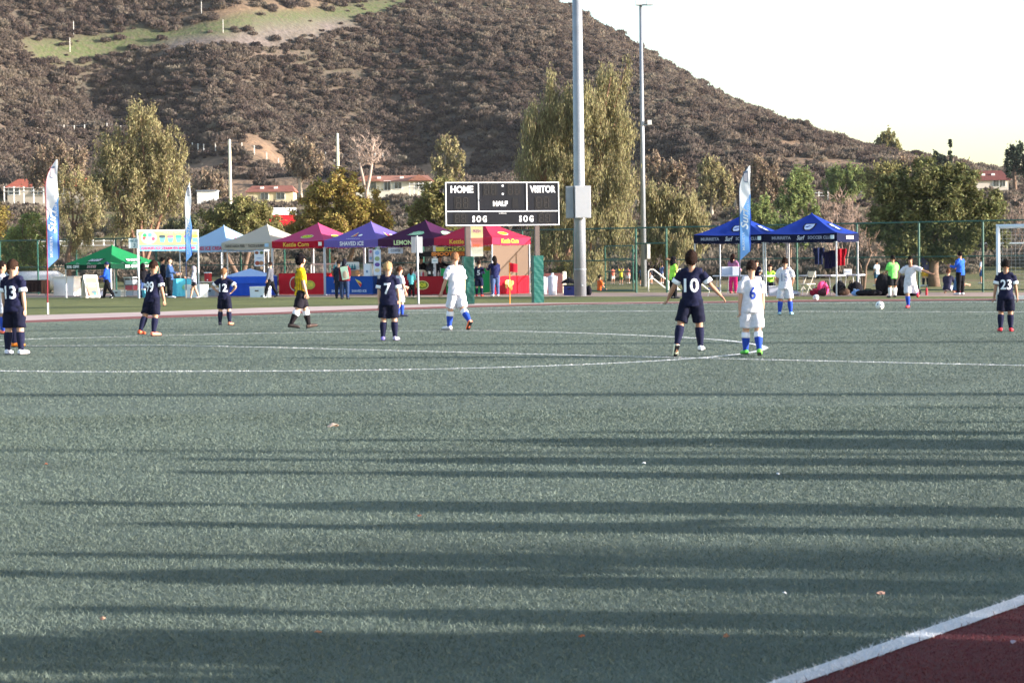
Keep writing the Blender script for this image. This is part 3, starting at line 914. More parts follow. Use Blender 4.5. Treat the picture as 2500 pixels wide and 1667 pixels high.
sh = thing('white_shed', 'white shed wall showing left of the small beige house', 'shed', W(505, 500, 278), 0)
MB().box((0, 1, .5), (2.6, 2.2, 2.6)).build('wall', WHITE, sh); MB().box((0, 1, 1.9), (2.9, 2.5, .15)).build('roof', STEEL, sh)
# red and white trailer parked on the slope
p = W(690, 552, 200)
tr = thing('parked_trailer', 'white box trailer with red lower half on the slope above the stalls', 'trailer', (p.x, 200, float(terrain(p.x, 200))), .1)
hz_ = W(690, 552, 200).z - float(terrain(p.x, 200))
MB().box((0, 0, hz_ + .55), (2.5, 1.8, 1.1)).build('lower_body', paint('#d0202a'), tr)
MB().box((0, 0, hz_ + 1.42), (2.7, 1.9, .7)).build('upper_body', paint('#f4f2ee'), tr)
for s in (-1, 1):
    MB().tube([(s * .8, -1.0, hz_ * .5 - .05), (s * .8, 1.0, hz_ * .5 - .05)], max(.35, hz_ * .5 + .05), 14).build('wheel', DARK, tr)
# white posts, utility poles
for i, (px, y0, y1, Y, lab) in enumerate(((563, 343, 500, 200, 'tall pale utility pole rising left of the small beige house'), (826, 328, 470, 205, 'tall pale utility pole rising between the two pale houses'))):
    a = W(px, y1, Y); b = W(px, y0, Y)
    z0 = float(terrain(a.x, Y))
    t = thing('utility_pole', lab, 'pole', (a.x, Y, z0))
    MB().tube([(0, 0, -.1), (0, 0, b.z - z0)], [.17, .13], 10).build('shaft', paint('#d8d2b8'), t)
    MB().tube([(0, 0, b.z - z0), (0, 0, b.z - z0 + .12)], [.15, .05], 10).build('cap', paint('#d8d2b8'), t)
def hill_fence(label, pix, n, hh, th, col):
    pts = [on_hill(*q) for q in pix]
    P = [Vector((x, y, float(terrain(x, y)))) for x, y in pts]
    t = thing('post_fence', label, 'fence', P[0])
    L_ = [0]
    for a, b in zip(P[:-1], P[1:]):
        L_.append(L_[-1] + (b - a).length)
    prev = None
    for k in range(n):
        d = L_[-1] * k / (n - 1)
        i = max(j for j in range(len(P) - 1) if L_[j] <= d + 1e-6)
        q = P[i].lerp(P[i + 1], (d - L_[i]) / (L_[i + 1] - L_[i]))
        q.z = float(terrain(q.x, q.y))
        q -= P[0]
        MB().box((q.x, q.y, q.z + hh / 2), (th, th, hh + .2)).build('post', col, t)
        if prev:
            MB().tube([prev + Vector((0, 0, hh * .97)), q + Vector((0, 0, hh * .97))], .012, 4).build('wire', STEEL, t)
        prev = q
    return t
PALE = paint('#e8e2d8')
hill_fence('row of white posts strung across the hillside above the left trees', [(92, 325), (108, 322), (240, 320), (362, 322)], 11, 1.75, .15, PALE)
hill_fence('white posts running down to the small beige house', [(470, 372), (500, 376), (590, 372), (640, 392), (680, 408)], 9, 1.6, .18, PALE)
hill_fence('pale post fence on the bank behind the bare tree', [(795, 395), (935, 398)], 8, 1.8, .15, PALE)
for px, py, lab in ((180, 88, 'white survey stake above the left end of the green track'), (171, 128, 'white survey stake below the left end of the green track'), (492, 36, 'white survey stake on the red earth bank'), (545, 86, 'white survey stake on the middle of the green track')):
    x, y = on_hill(px, py)
    t = thing('survey_stake', lab, 'stake', (x, y, float(terrain(x, y))))
    MB().box((0, 0, 1.4), (.13, .13, 3.0)).build('post', PALE, t); MB().box((0, 0, 3.05), (.15, .15, .1)).build('cap', PALE, t)
def rail_fence(label, px0, py0, px1, py1, Y0, Y1, n, h=1.1):
    a, b = W(px0, py0, Y0), W(px1, py1, Y1)
    za, zb = a.z - h * .35, b.z - h * .35
    t = thing('ranch_fence', label, 'fence', (a.x, a.y, za))
    d = Vector((b.x - a.x, b.y - a.y, zb - za))
    for k in range(n):
        q = d * (k / (n - 1))
        MB().box((q.x, q.y, q.z + h * .5 - .5), (.13, .13, h + 1.0)).build('post', WHITE, t)
    for z in (.45, .85):
        for k in range(n - 1):
            q0, q1 = d * (k / (n - 1)), d * ((k + 1) / (n - 1))
            MB().tube([q0 + Vector((0, -.1, h * z)), q1 + Vector((0, -.1, h * z))], [(.03, .075)] * 2, 4).build('rail', WHITE, t)
    return t
rail_fence('white ranch fence on the far side of the field behind the green canopy', 95, 604, 280, 602, 195, 195, 8)
rail_fence('short white ranch fence left of the banner stall', 298, 603, 345, 602, 195, 195, 3)
rail_fence('white ranch fence seen between beige and red canopies', 690, 588, 735, 587, 195, 195, 3)
rail_fence('white ranch fence in front of the red roofed house', 10, 470, 130, 470, 270, 270, 6, 1.2)
rail_fence('white picket fence in front of the white house', 1000, 460, 1055, 459, 285, 285, 6, 1.2)
rail_fence('white ranch fence on the slope under the light green tree', 1955, 482, 2110, 478, 260, 260, 8, 1.0)

# ================================================================= THE TALL GREEN FENCE
GREEN = mat('green_fence_paint', (.012, .085, .062), rough=.4, vary=.08, spec=.5)
F0, F1 = G(-260, 720), G(2900, 711)
fence = thing('chain_link_fence', 'tall green chain link fence with round posts along the far side', 'fence', F0)
fd = F1 - F0
fl = fd.length
fu = fd / fl
FH = 2.72
GA, GB = (G(1550, 715) - F0).dot(fu), (G(1620, 715) - F0).dot(fu)
nposts = int(fl / 2.45)
stops = sorted([k * fl / nposts for k in range(nposts + 1) if not (GA - 1.2 < k * fl / nposts < GB + 1.2)] + [GA, GB])
for d in stops:
    q = fu * d
    MB().tube([(q.x, q.y, -.1), (q.x, q.y, FH)], .045, 8).add(*[[(q.x, q.y, FH + .05)], []]).build('post', GREEN, fence)
for z in (FH - .02, 1.36, .08):
    for a, b in zip(stops[:-1], stops[1:]):
        if a == GA and z != FH - .02:
            continue
        MB().tube([fu * a + Vector((0, 0, z)), fu * b + Vector((0, 0, z))], .03 if z > 2 else .024, 6, cap=False).build('rail', GREEN, fence)
MB().tube([fu * GA + Vector((0, 0, 2.05)), fu * GB + Vector((0, 0, 2.05))], .03, 6).build('rail', GREEN, fence)
wire = MB()
off = Vector((fu.y, -fu.x, 0)) * .05
def mesh_wires(b, d0, d1, z0, z1, sp=.075, wd=.0022):
    hgt = z1 - z0
    for sgn in (1, -1):
        d = d0 - hgt
        while d < d1:
            a, e = (d, z0), (d + hgt, z1)
            lo, hi = max(d, d0), min(d + hgt, d1)
            if hi > lo:
                za, zb = z0 + (lo - d), z0 + (hi - d)
                if sgn < 0:
                    za, zb = z1 - (lo - d), z1 - (hi - d)
                pa, pb = fu * lo + Vector((0, 0, za)) + off, fu * hi + Vector((0, 0, zb)) + off
                n = Vector((0, 0, 1)) * wd
                b.add([pa - n, pb - n, pb + n, pa + n], [(0, 1, 2, 3)])
            d += sp
mesh_wires(wire, 0, GA, .08, FH - .03)
mesh_wires(wire, GB, fl, .08, FH - .03)
mesh_wires(wire, GA, GB, 2.05, FH - .03)
wire.build('wire_mesh', mat('fence_wire', (.03, .10, .075), rough=.5, vary=.05), fence, kind='stuff')
# open gate leaf
g0, g1 = G(1478, 713), G(1546, 714)
gate = thing('fence_gate', 'open green chain link gate leaf with a middle rail', 'gate', g0)
gd = g1 - g0
for q in (Vector((0, 0, 0)), gd):
    MB().tube([(q.x, q.y, .05), (q.x, q.y, 1.98)], .03, 7).build('upright', GREEN, gate)
for z in (.08, .88, 1.42, 1.97):
    MB().tube([(0, 0, z), (gd.x, gd.y, z)], .027, 6).build('rail', GREEN, gate)
hb = MB().tube([gd * 1.01 + Vector((0, 0, .4)), gd * 1.01 + Vector((0, 0, .52))], .06, 8).tube([gd * 1.01 + Vector((0, 0, 1.7)), gd * 1.01 + Vector((0, 0, 1.82))], .06, 8).build('hinge', GREEN, gate)
wire = MB()
fu_, off_ = fu.copy(), off.copy()
fu, off = gd.normalized(), Vector((0, -.04, 0))
mesh_wires(wire, 0, gd.length, .08, 1.95, .07, .003)
fu, off = fu_, off_
wire.build('wire_mesh', MATS['fence_wire'], gate, kind='stuff')
# handrails of the stairs beyond the gate
hr = thing('stair_handrail', 'pale painted stair handrails beyond the fence gate', 'handrail', G(1590, 712))
o = G(1590, 712)
for k, dx in enumerate((0, 1.25)):
    for z in (.95, .55):
        MB().tube([(dx - .12, k * .2, -.05), (dx - .12, k * .2, z - .08), (dx - .04, k * .2, z), (dx + .1, k * .2, z), (dx + 1.3, k * .2 + .3, z - .95)], .028, 8).build('rail', WHITE, hr)
    MB().tube([(dx + .75, k * .2 + .1, -.3), (dx + .75, k * .2 + .1, .45)], .025, 8).build('baluster', WHITE, hr)

# ================================================================= LIGHT POLES
b = G(1417, 723)
lp = thing('light_pole', 'thick galvanised floodlight pole with two grey equipment boxes', 'light pole', b)
MB().tube([(0, 0, -.1), (0, 0, 3.2), (-.0, 0, 20.0)], [.235, .222, .15], 28).build('shaft', STEEL, lp, smooth=True)
MB().tube([(0, 0, 1.02), (0, 0, 1.06)], .245, 28).build('band', STEEL, lp)
MB().box((.08, -.24, .42), (.07, .03, .05)).build('access_plate', ALU, lp)
zt, zb = W(1417, 455, b.y).z, W(1417, 533, b.y).z
for dx, w_, yy, m_ in ((-.38, .30, -.12, STEEL), (.12, .62, -.36, mat('cabinet_grey', (.55, .55, .58), rough=.5, vary=.05))):
    MB().box((dx, yy, (zt + zb) / 2), (w_, .26, zt - zb)).build('equipment_box', m_, lp)
    MB().box((dx, yy - .14, (zt + zb) / 2), (w_ * .92, .02, (zt - zb) * .96)).build('box_door', m_, lp)
for s in (-1, 0, 1):
    MB().box((s * .9, -.2, 20.0), (.6, .35, .5)).build('floodlight', ALU, lp)
MB().box((0, 0, 19.7), (2.6, .12, .12)).build('crossarm', STEEL, lp)
b2 = G(1572, 700)
lp = thing('light_pole', 'thin far floodlight pole with lamps at its top and a small white box', 'light pole', b2)
ztop = W(1550, 10, b2.y).z
MB().tube([(0, 0, -.1), (-.02, 0, ztop)], [.15, .075], 16).build('shaft', STEEL, lp, smooth=True)
for dx in (-.12, .42):
    MB().box((dx, -.1, ztop + .05), (.30, .3, .26)).build('floodlight', ALU, lp)
MB().box((.15, 0, ztop - .06), (.7, .08, .06)).build('crossarm', STEEL, lp)
zc = W(1565, 300, b2.y).z
MB().box((.36, -.1, zc), (.2, .2, .22)).build('camera_box', WHITE, lp)
MB().box((.16, -.05, zc - .12), (.4, .05, .05)).build('bracket', STEEL, lp)
z1_, z2_ = W(1570, 593, b2.y).z, W(1570, 632, b2.y).z
MB().box((.24, -.1, (z1_ + z2_) / 2), (.16, .2, z1_ - z2_)).build('equipment_box', WHITE, lp)
MB().box((.24, -.21, (z1_ + z2_) / 2), (.13, .02, (z1_ - z2_) * .9)).build('box_door', WHITE, lp)

# ================================================================= SCOREBOARD
pl, pr = G(1156, 744), G(1300, 740)
c = (pl + pr) / 2
TURN = R(15)
sb = thing('scoreboard', 'black scoreboard with white HOME and VISITOR lettering on padded green posts', 'scoreboard', c, TURN)
half = (pr - pl).length / 2 * 1.0
SBW = 276 * c.y / FPX / math.cos(TURN)
zb, zt = W(1227, 551, c.y).z, W(1227, 445, c.y).z
SBH = zt - zb
BLK = mat('scoreboard_black', (.010, .011, .016), rough=.6, vary=.1, scale=2, spec=.15)
MB().box((0, 0, (zb + zt) / 2), (SBW, .16, SBH)).build('panel', BLK, sb)
PADG = mat('green_vinyl_pad', (.010, .10, .085), rough=.4, vary=.1, scale=4, bump=.25, spec=.4)
for s in (-1, 1):
    MB().box((s * half, .02, (zb + .1) / 2 + .02), (.15, .15, zb + .1)).build('post', mat('brown_steel', (.11, .085, .08), rough=.5), sb)
    pad = MB()
    def padf(u, v, s=s):
        a = (u * 4) % 4
        k = int(min(a, 3.999)); f = a - k
        cs = [(-1, -1), (1, -1), (1, 1), (-1, 1)]
        x = cs[k][0] * (1 - f) + cs[(k + 1) % 4][0] * f
        y = cs[k][1] * (1 - f) + cs[(k + 1) % 4][1] * f
        z = .02 + v * 1.55
        wr = 0.0025 * math.sin(z * 60 + x * 3 + y * 2) * (.4 + v * (1 - v) * 2) + 0.003 * math.sin(z * 23 + x * 5)
        return (s * half + x * (.165 + wr), -.0 + y * (.165 + wr), z)
    pad.grid(padf, 48, 40)
    pad.box((s * half, 0, 1.565), (.33, .33, .02))
    pad.build('post_pad', PADG, sb, smooth=False)
WP = ink('#f2f3f6')
fr = .03
def bar(x0, z0, x1, z1, w=fr):
    MB().box(((x0 + x1) / 2, -.092, (z0 + z1) / 2), (abs(x1 - x0) + w, .024, abs(z1 - z0) + w)).build('trim', WP, sb)
X0, X1 = -SBW / 2 + fr / 2, SBW / 2 - fr / 2
bar(X0 + fr, zt - fr / 2, X1 - fr, zt - fr / 2); bar(X0 + fr, zb + fr / 2, X1 - fr, zb + fr / 2)
bar(X0, zb + fr / 2, X0, zt - fr / 2); bar(X1, zb + fr / 2, X1, zt - fr / 2)
zm = zb + SBH * .33
bar(X0 + fr, zm, X1 - fr, zm)
xd1, xd2 = -SBW / 2 + SBW * .288, -SBW / 2 + SBW * .713
bar(xd1, zm + fr, xd1, zt - fr * 1.5); bar(xd2, zm + fr, xd2, zt - fr * 1.5)
def sbt(s, u, v, size, w, hh):
    x, z = -SBW / 2 + SBW * u, zt - SBH * v
    decal('lettering', text2d(s, size, .010, width=w, height=hh), WP, lambda a, b_: Vector((x + a, -.0835, z + b_)), sb)
sbt('HOME', .145, .165, .26, .76, .235); sbt('VISITOR', .856, .165, .26, .88, .235); sbt('HALF', .48, .495, .19, .5, .17); sbt('S O G', .295, .845, .225, .485, .215); sbt('S O G', .707, .845, .225, .485, .215)
for v in (.085, .275):
    decal('colon_dot', ellipse2d(.035, .035), WP, lambda a, b_, v=v: Vector((-SBW / 2 + SBW * .502 + a, -.084, zt - SBH * v + b_)), sb)
SEG = mat('unlit_digit', (.026, .023, .022), rough=.6, vary=.1)
RECESS = mat('digit_recess', (.008, .008, .010), rough=.8, vary=.05)
for u, v, w_, h_ in ((.145, .475, .54, .42), (.39, .17, .50, .40), (.60, .17, .50, .40), (.855, .475, .56, .44), (.61, .49, .2, .34), (.87, .83, .48, .34), (.13, .83, .48, .34)):
    x, z = -SBW / 2 + SBW * u, zt - SBH * v
    MB().box((x, -.082, z), (w_, .012, h_)).build('digit_window', RECESS, sb)
    if w_ > .3:
        for dx in (-.25, .2):
            d = MB()
            xx, dw, dh = x + dx * w_, w_ * .26, h_ * .8
            for ex, ez, ew, eh in ((0, .5, 1, 0), (0, 0, 1, 0), (0, -.5, 1, 0), (-.5, .25, 0, .5), (.5, .25, 0, .5), (-.5, -.25, 0, .5), (.5, -.25, 0, .5)):
                d.box((xx + ex * dw, -.091, z + ez * dh), (max(ew * dw * .72, .022), .01, max(eh * dh * .8, .022)))
            d.build('digit', SEG, sb)
MB().tube([(-SBW / 2 + SBW * .305, -.08, zt - SBH * .41), (-SBW / 2 + SBW * .305, -.13, zt - SBH * .41)], .035, 12).build('horn', DARK, sb)
decal('small_print', text2d('SCOREBOARD', .05, 0, width=.26), WP, lambda a, b_: Vector((-SBW / 2 + SBW * .5 + a, -.0835, zm - .07 + b_)), sb)

# ================================================================= POP-UP CANOPIES
LEGM = mat('canopy_leg', (.55, .56, .60), rough=.4, vary=.05, metal=.2)
def canopy(label, corner, ang, col, size=2.93, eave=2.1, val=.3, peak=3.18, valcol=None, sag=1.22, group='pop-up canopies of the stalls', right_wall=None):
    """corner = ground point of the front right leg; front faces the field"""
    u = Vector((math.cos(ang), math.sin(ang), 0))
    v = Vector((-math.sin(ang), math.cos(ang), 0))
    h = size / 2
    t = thing('canopy_tent', label, 'canopy', corner - u * h + v * h, ang, group)
    cm = cloth(col, transl=.3)
    vm = cloth(valcol, transl=.2) if valcol else cm
    def roof(x, y, lift=0.0):
        r_ = max(abs(x), abs(y)) / h
        return Vector((x, y, eave + val + (peak - eave - val) * (1 - min(r_, 1)) ** sag + lift))
    n = 12
    m = MB()
    rings = [max(0.0, 1 - k / n) for k in range(n + 1)]
    for side in range(4):
        ca, sa = math.cos(side * math.pi / 2), math.sin(side * math.pi / 2)
        def f(a, b_):
            r_ = 1 - b_
            x, y = (a * 2 - 1) * h * r_, -h * r_
            p = roof(x * ca - y * sa, x * sa + y * ca)
            p.z -= .035 * math.sin(a * math.pi) * math.sin(b_ * math.pi) + .05 * math.sin(a * math.pi) * (1 - b_) ** 3
            return p
        m.grid(f, 10, n)
    m.build('roof', cm, t)
    MB().tube([(0, 0, peak - .05), (0, 0, peak + .03)], [.05, .02], 8).build('peak_cap', cm, t)
    for side in range(4):
        ca, sa = math.cos(side * math.pi / 2), math.sin(side * math.pi / 2)
        vl = MB()
        def f(a, b_):
            x, y = (a * 2 - 1) * (h + .006), -(h + .006) - .012 * math.sin(a * 19) * (1 - b_)
            return (x * ca - y * sa, x * sa + y * ca, eave + b_ * val - .012 - .035 * math.sin(a * math.pi) * 1 + .006 * math.sin(a * 13) * (1 - b_))
        vl.grid(f, 16, 2)
        vl.build('valance', vm, t)
    for sx in (-1, 1):
        for sy in (-1, 1):
            lg = MB().box((sx * (h - .03), sy * (h - .03), (eave + val) / 2), (.045, .045, eave + val - .05)).build('leg', LEGM, t)
            MB().box((sx * (h - .03), sy * (h - .03), .01), (.10, .10, .02)).build('foot', LEGM, lg)
    tr_ = MB()
    for side in range(4):
        ca, sa = math.cos(side * math.pi / 2), math.sin(side * math.pi / 2)
        for k in range(4):
            for z0, z1 in ((eave - .05, eave + .25), (eave + .25, eave - .05)):
                x0, x1 = -h + .05 + k * (size - .1) / 4, -h + .05 + (k + 1) * (size - .1) / 4
                y = -h + .06
                tr_.tube([(x0 * ca - y * sa, x0 * sa + y * ca, z0), (x1 * ca - y * sa, x1 * sa + y * ca, z1)], .011, 4, cap=False)
    tr_.build('truss', LEGM, t)
    t['size'] = size
    def front(a, b_, d=.03):
        return Vector((a * h, -h - .006 - d, eave + val * b_ - .02))
    def fslope(a, b_):            # a -1..1 across, b_ 0..1 up the front panel, flat distances
        y = -h * (1 - b_)
        p = roof(a * h * 1.0, y)
        p = Vector((a * h, y, eave + val + (peak - eave - val) * b_ ** sag))
        p.z += .0 - .035 * max(0, math.cos(a * math.pi / 2)) * math.sin(b_ * math.pi) - .05 * max(0, math.cos(a * math.pi / 2)) * (1 - b_) ** 3 + .02
        p.y -= .02
        return p
    def rslope(a, b_):
        p = fslope(a, b_)
        return Vector((-p.y, p.x, p.z))
    def rside(a, b_, d=.03):
        p = front(a, b_, d)
        return Vector((-p.y, p.x, p.z))
    return t, front, fslope, rside, rslope
def on_val(t, fn, s, col, size, w, x=0.0, y=.5, h=.3, half_=1.465, bold=.006, shear=0):
    return decal('lettering', text2d(s, size, bold, shear, width=w), ink(col), lambda a, b_: fn(x + a / half_, y + b_ / h), t, sub=1)
def on_roof(t, fn, shape, col, x, y, name='logo', half_=1.465, sx=1.0):
    return decal(name, shape, ink(col), lambda a, b_: fn(x + a / half_, y + b_ / half_), t, sub=1)
A33 = R(-33)
u33 = Vector((math.cos(A33), math.sin(A33), 0))
v33 = Vector((-math.sin(A33), math.cos(A33), 0))
ROW0 = G(1203, 720)
def row(k):
    return ROW0 - u33 * 2.935 * k
# red kettle corn canopy nearest the scoreboard
def bqb_logo(t, fn, x, y, s=1.0):
    on_roof(t, fn, ellipse2d(.34 * s, .15 * s), '#f0e9c8', x, y)
    on_roof(t, lambda a, b_: fn(a, b_) + Vector((0, -.004, .006)), ellipse2d(.31 * s, .125 * s), '#8a9a28', x, y)
    on_roof(t, lambda a, b_: fn(a, b_) + Vector((0, -.008, .012)), text2d('BQB', .2 * s, .008, width=.46 * s), '#d8d838', x, y, 'lettering')
t, fv, fs, rv, rs_ = canopy('red kettle corn canopy at the end of the row beside the scoreboard', row(0), A33, '#c43350')
on_val(t, fv, 'Kettle Corn', '#e8b84a', .26, 1.45, .05); on_val(t, rv, 'Kettle Corn', '#f0c040', .25, 1.3, -.1)
bqb_logo(t, fs, .12, .3); bqb_logo(t, rs_, .0, .3)
KETTLE = t
wl = MB(); wl.grid(lambda a, b_: (1.40, -1.4 + 2.8 * a, .75 + b_ * 1.4 + .01 * math.sin(a * 25)), 20, 4); wl.build('upper_side_wall', cloth('#6e5d50', transl=.15), t)
wl = MB(); wl.grid(lambda a, b_: (1.41 + .02 * math.sin(a * 22), -1.4 + 2.8 * a, .02 + b_ * .75), 24, 3); wl.build('lower_side_wall', cloth('#a01c2c', transl=.12), t)
for pa, pb, pr_, pq, pc in ((-.2, .5, .2, .12, '#b8a060'), (.0, .42, .16, .2, '#c4b070'), (-.05, .55, .12, .07, '#c8c0a8'), (.18, .48, .1, .1, '#a89050'), (-.3, .36, .09, .12, '#c0a060'), (.08, .25, .07, .1, '#b89848')):
    decal('print', ellipse2d(pr_, pq, 9), ink(pc), lambda a, b_: Vector((1.45 + pa * .01, a + pa - .1, pb + b_)), t)
for y in (-.5, .45):
    MB().tube([(1.385, y, .75), (1.385, y + .05, 1.3), (1.385, y - .08, 2.1)], .012, 5).build('wall_seam', DARK, t)
t, fv, fs, rv, rs_ = canopy('dark purple lemonade canopy second from the scoreboard end', row(1), A33, '#4a2348')
on_val(t, fv, 'LEMONADE', '#dcecb4', .27, 1.5, .1)
for fn in (fs, rs_):
    on_roof(t, fn, poly2d([(-.42, -.1), (-.2, .02), (-.25, .12), (0, .2), (.3, .16), (.42, .02), (.36, -.08), (.1, -.12)]), '#9cc9a0', .12, .36)
    on_roof(t, lambda a, b_, fn=fn: fn(a, b_) + Vector((0, -.004, .006)), text2d('LEMONADE', .12, .002, .2, width=.6), '#e4f0d8', .1, .36, 'lettering')
t, fv, fs, rv, rs_ = canopy('violet shaved ice canopy with watermelon wedge print', row(2), A33, '#7466b4')
on_val(t, fv, 'SHAVED iCE', '#eceaf4', .25, 1.3, .05)
for fn in (fs, rs_):
    on_roof(t, fn, poly2d([(-.16, -.16), (.12, -.1), (.02, .22)]), '#e8e2a0', -.08, .36)
    on_roof(t, lambda a, b_, fn=fn: fn(a, b_) + Vector((0, -.004, .006)), poly2d([(-.10, -.12), (.10, -.07), (.03, .14)]), '#d03048', -.07, .355)
    on_roof(t, fn, ellipse2d(.10, .085), '#f0f0f0', .12, .34)
    on_roof(t, fn, text2d('shaved ice', .12, .002, .2, width=.75), '#d8d8ea', 0, .13, 'lettering')
t, fv, fs, rv, rs_ = canopy('magenta red kettle corn canopy between the beige and violet ones', row(3), A33, '#bf4d78', valcol='#b0142c')
on_val(t, fv, 'Kettle Corn', '#e8b84a', .26, 1.45, -.05); bqb_logo(t, fs, .12, .32); bqb_logo(t, rs_, 0, .32)
MB().box((1.28, -1.51, 2.24), (.18, .012, .16)).build('tag', WHITE, t)
t, fv, fs, rv, rs_ = canopy('plain beige canopy between the light blue and magenta ones', row(4), A33, '#c2bcae', eave=2.08)
on_val(t, fv, 'CARNE ASADA FRIES  *  TACOS & BURRITOS', '#55524c', .17, 2.5, 0); MB().box((1.2, -1.51, 2.22), (.22, .012, .16)).build('tag', ink('#a8c8e0'), t)
t, fv, fs, rv, rs_ = canopy('light blue ice cream canopy behind the long picture banner', row(5) + v33 * .4, A33, '#a9c8e6', eave=2.0)
on_val(t, fv, 'COOKIES ICE CREAM', '#c83050', .22, 2.2, .15); on_roof(t, rs_, poly2d([(-.12, 0), (0, .1), (.14, .02), (.02, -.06)]), '#d84060', -.1, .4)
# picture banner of the ice cream stall
ba, bb = G(338, 727), G(486, 724)
bn = thing('stall_banner', 'long blue and yellow ice cream banner on two poles', 'banner', ba)
bd = bb - ba; bl = bd.length; bu = bd / bl
zt_, zb_ = W(338, 564, ba.y).z, W(338, 613, ba.y).z
MB().grid(lambda a, b_: tuple(bd * a + Vector((0, -.02 * math.sin(a * 9), zb_ + (zt_ - zb_) * b_))), 14, 3).build('sheet', cloth('#6aa6cc', transl=.1), bn)
for q in (Vector((0, 0, 0)), bd):
    MB().tube([(q.x, q.y, -.05), (q.x, q.y, zt_ + .05)], .03, 8).build('pole', ALU, bn)
MB().tube([(0, 0, zt_ + .02), (bd.x, bd.y, zt_ + .02)], .03, 8).build('top_rail', ALU, bn)
def bpt(a, b_, d=.05):
    return bu * a + Vector((bu.y, -bu.x, 0)) * d + Vector((0, 0, zb_ + b_))
bh_ = zt_ - zb_
decal('yellow_panel', poly2d([(.06, bh_ * .3), (bl - .06, bh_ * .3), (bl - .06, bh_ * .97), (.06, bh_ * .97)]), ink('#b9ab6c'), lambda a, b_: bpt(a, b_, .045), bn)
decal('lettering', move2d(text2d('COOKIES ICE CREAM OR HAWAIIAN', .17, .004, width=bl * .9), bl / 2, bh_ * .14), ink('#c42a48'), lambda a, b_: bpt(a, b_), bn)
decal('fruit_print', move2d(ellipse2d(.36, .28), .5, bh_ * .66), ink('#8cc8a4'), lambda a, b_: bpt(a, b_), bn)
for dx, dy, c_ in ((-.18, .1, '#2f9a5a'), (.05, .12, '#58a8d8'), (.2, -.05, '#d04868'), (-.1, -.08, '#e8e4d0'), (-.2, -.02, '#b84a58')):
    decal('fruit_print', move2d(ellipse2d(.08, .08, 14), .5 + dx, bh_ * .66 + dy), ink(c_), lambda a, b_: bpt(a, b_, .055), bn)
for k in range(5):
    x = .5 + bl * (.22 + .135 * k)
    if x < bl - .15:
        decal('cup_print', poly2d([(x - .09, bh_ * .42), (x + .09, bh_ * .42), (x + .14, bh_ * .68), (x - .14, bh_ * .68)]), ink('#5f9aa0'), lambda a, b_: bpt(a, b_), bn)
        decal('cup_print', move2d(ellipse2d(.15, .07, 14), x, bh_ * .72), ink(('#3a4a52', '#b86a78', '#3f8f80', '#7a5a98', '#b89048')[k]), lambda a, b_: bpt(a, b_, .055), bn)
decal('lettering', move2d(text2d('MADE WITH FRUIT', .1, 0, width=bl * .5), bl * .68, bh_ * .89), ink('#c08aa8'), lambda a, b_: bpt(a, b_), bn)
# low green canopy at the left
gc = G(272, 727)
t, fv, fs, rv, rs_ = canopy('low green half price canopy left of the banner stall', gc + u33 * .0, R(-36), '#2a9058', size=2.95, eave=1.28, val=.22, peak=2.3, valcol='#123c2c', sag=1.1)
on_val(t, fv, '50% OFF!', '#e8ecea', .17, .8, -.62, h=.22); on_val(t, rv, '50% OFF!', '#e8ecea', .17, .7, -.2, h=.22)
on_val(t, fv, 'DUDES', '#c8a8a8', .15, .6, .2, h=.22, shear=.3); on_val(t, rv, 'DUDES', '#c8a8a8', .15, .5, .5, h=.22, shear=.3)
for fn, x in ((fs, .1), (rs_, .1)):
    on_roof(t, fn, poly2d([(-.5, -.12), (.4, -.12), (.55, .12), (-.2, .12)]), '#20242e', x, .24)
    on_roof(t, lambda a, b_, fn=fn: fn(a, b_) + Vector((0, -.005, .008)), text2d('DUDES', .24, .01, .3, width=.75), '#e8e0e0', x, .24, 'lettering')
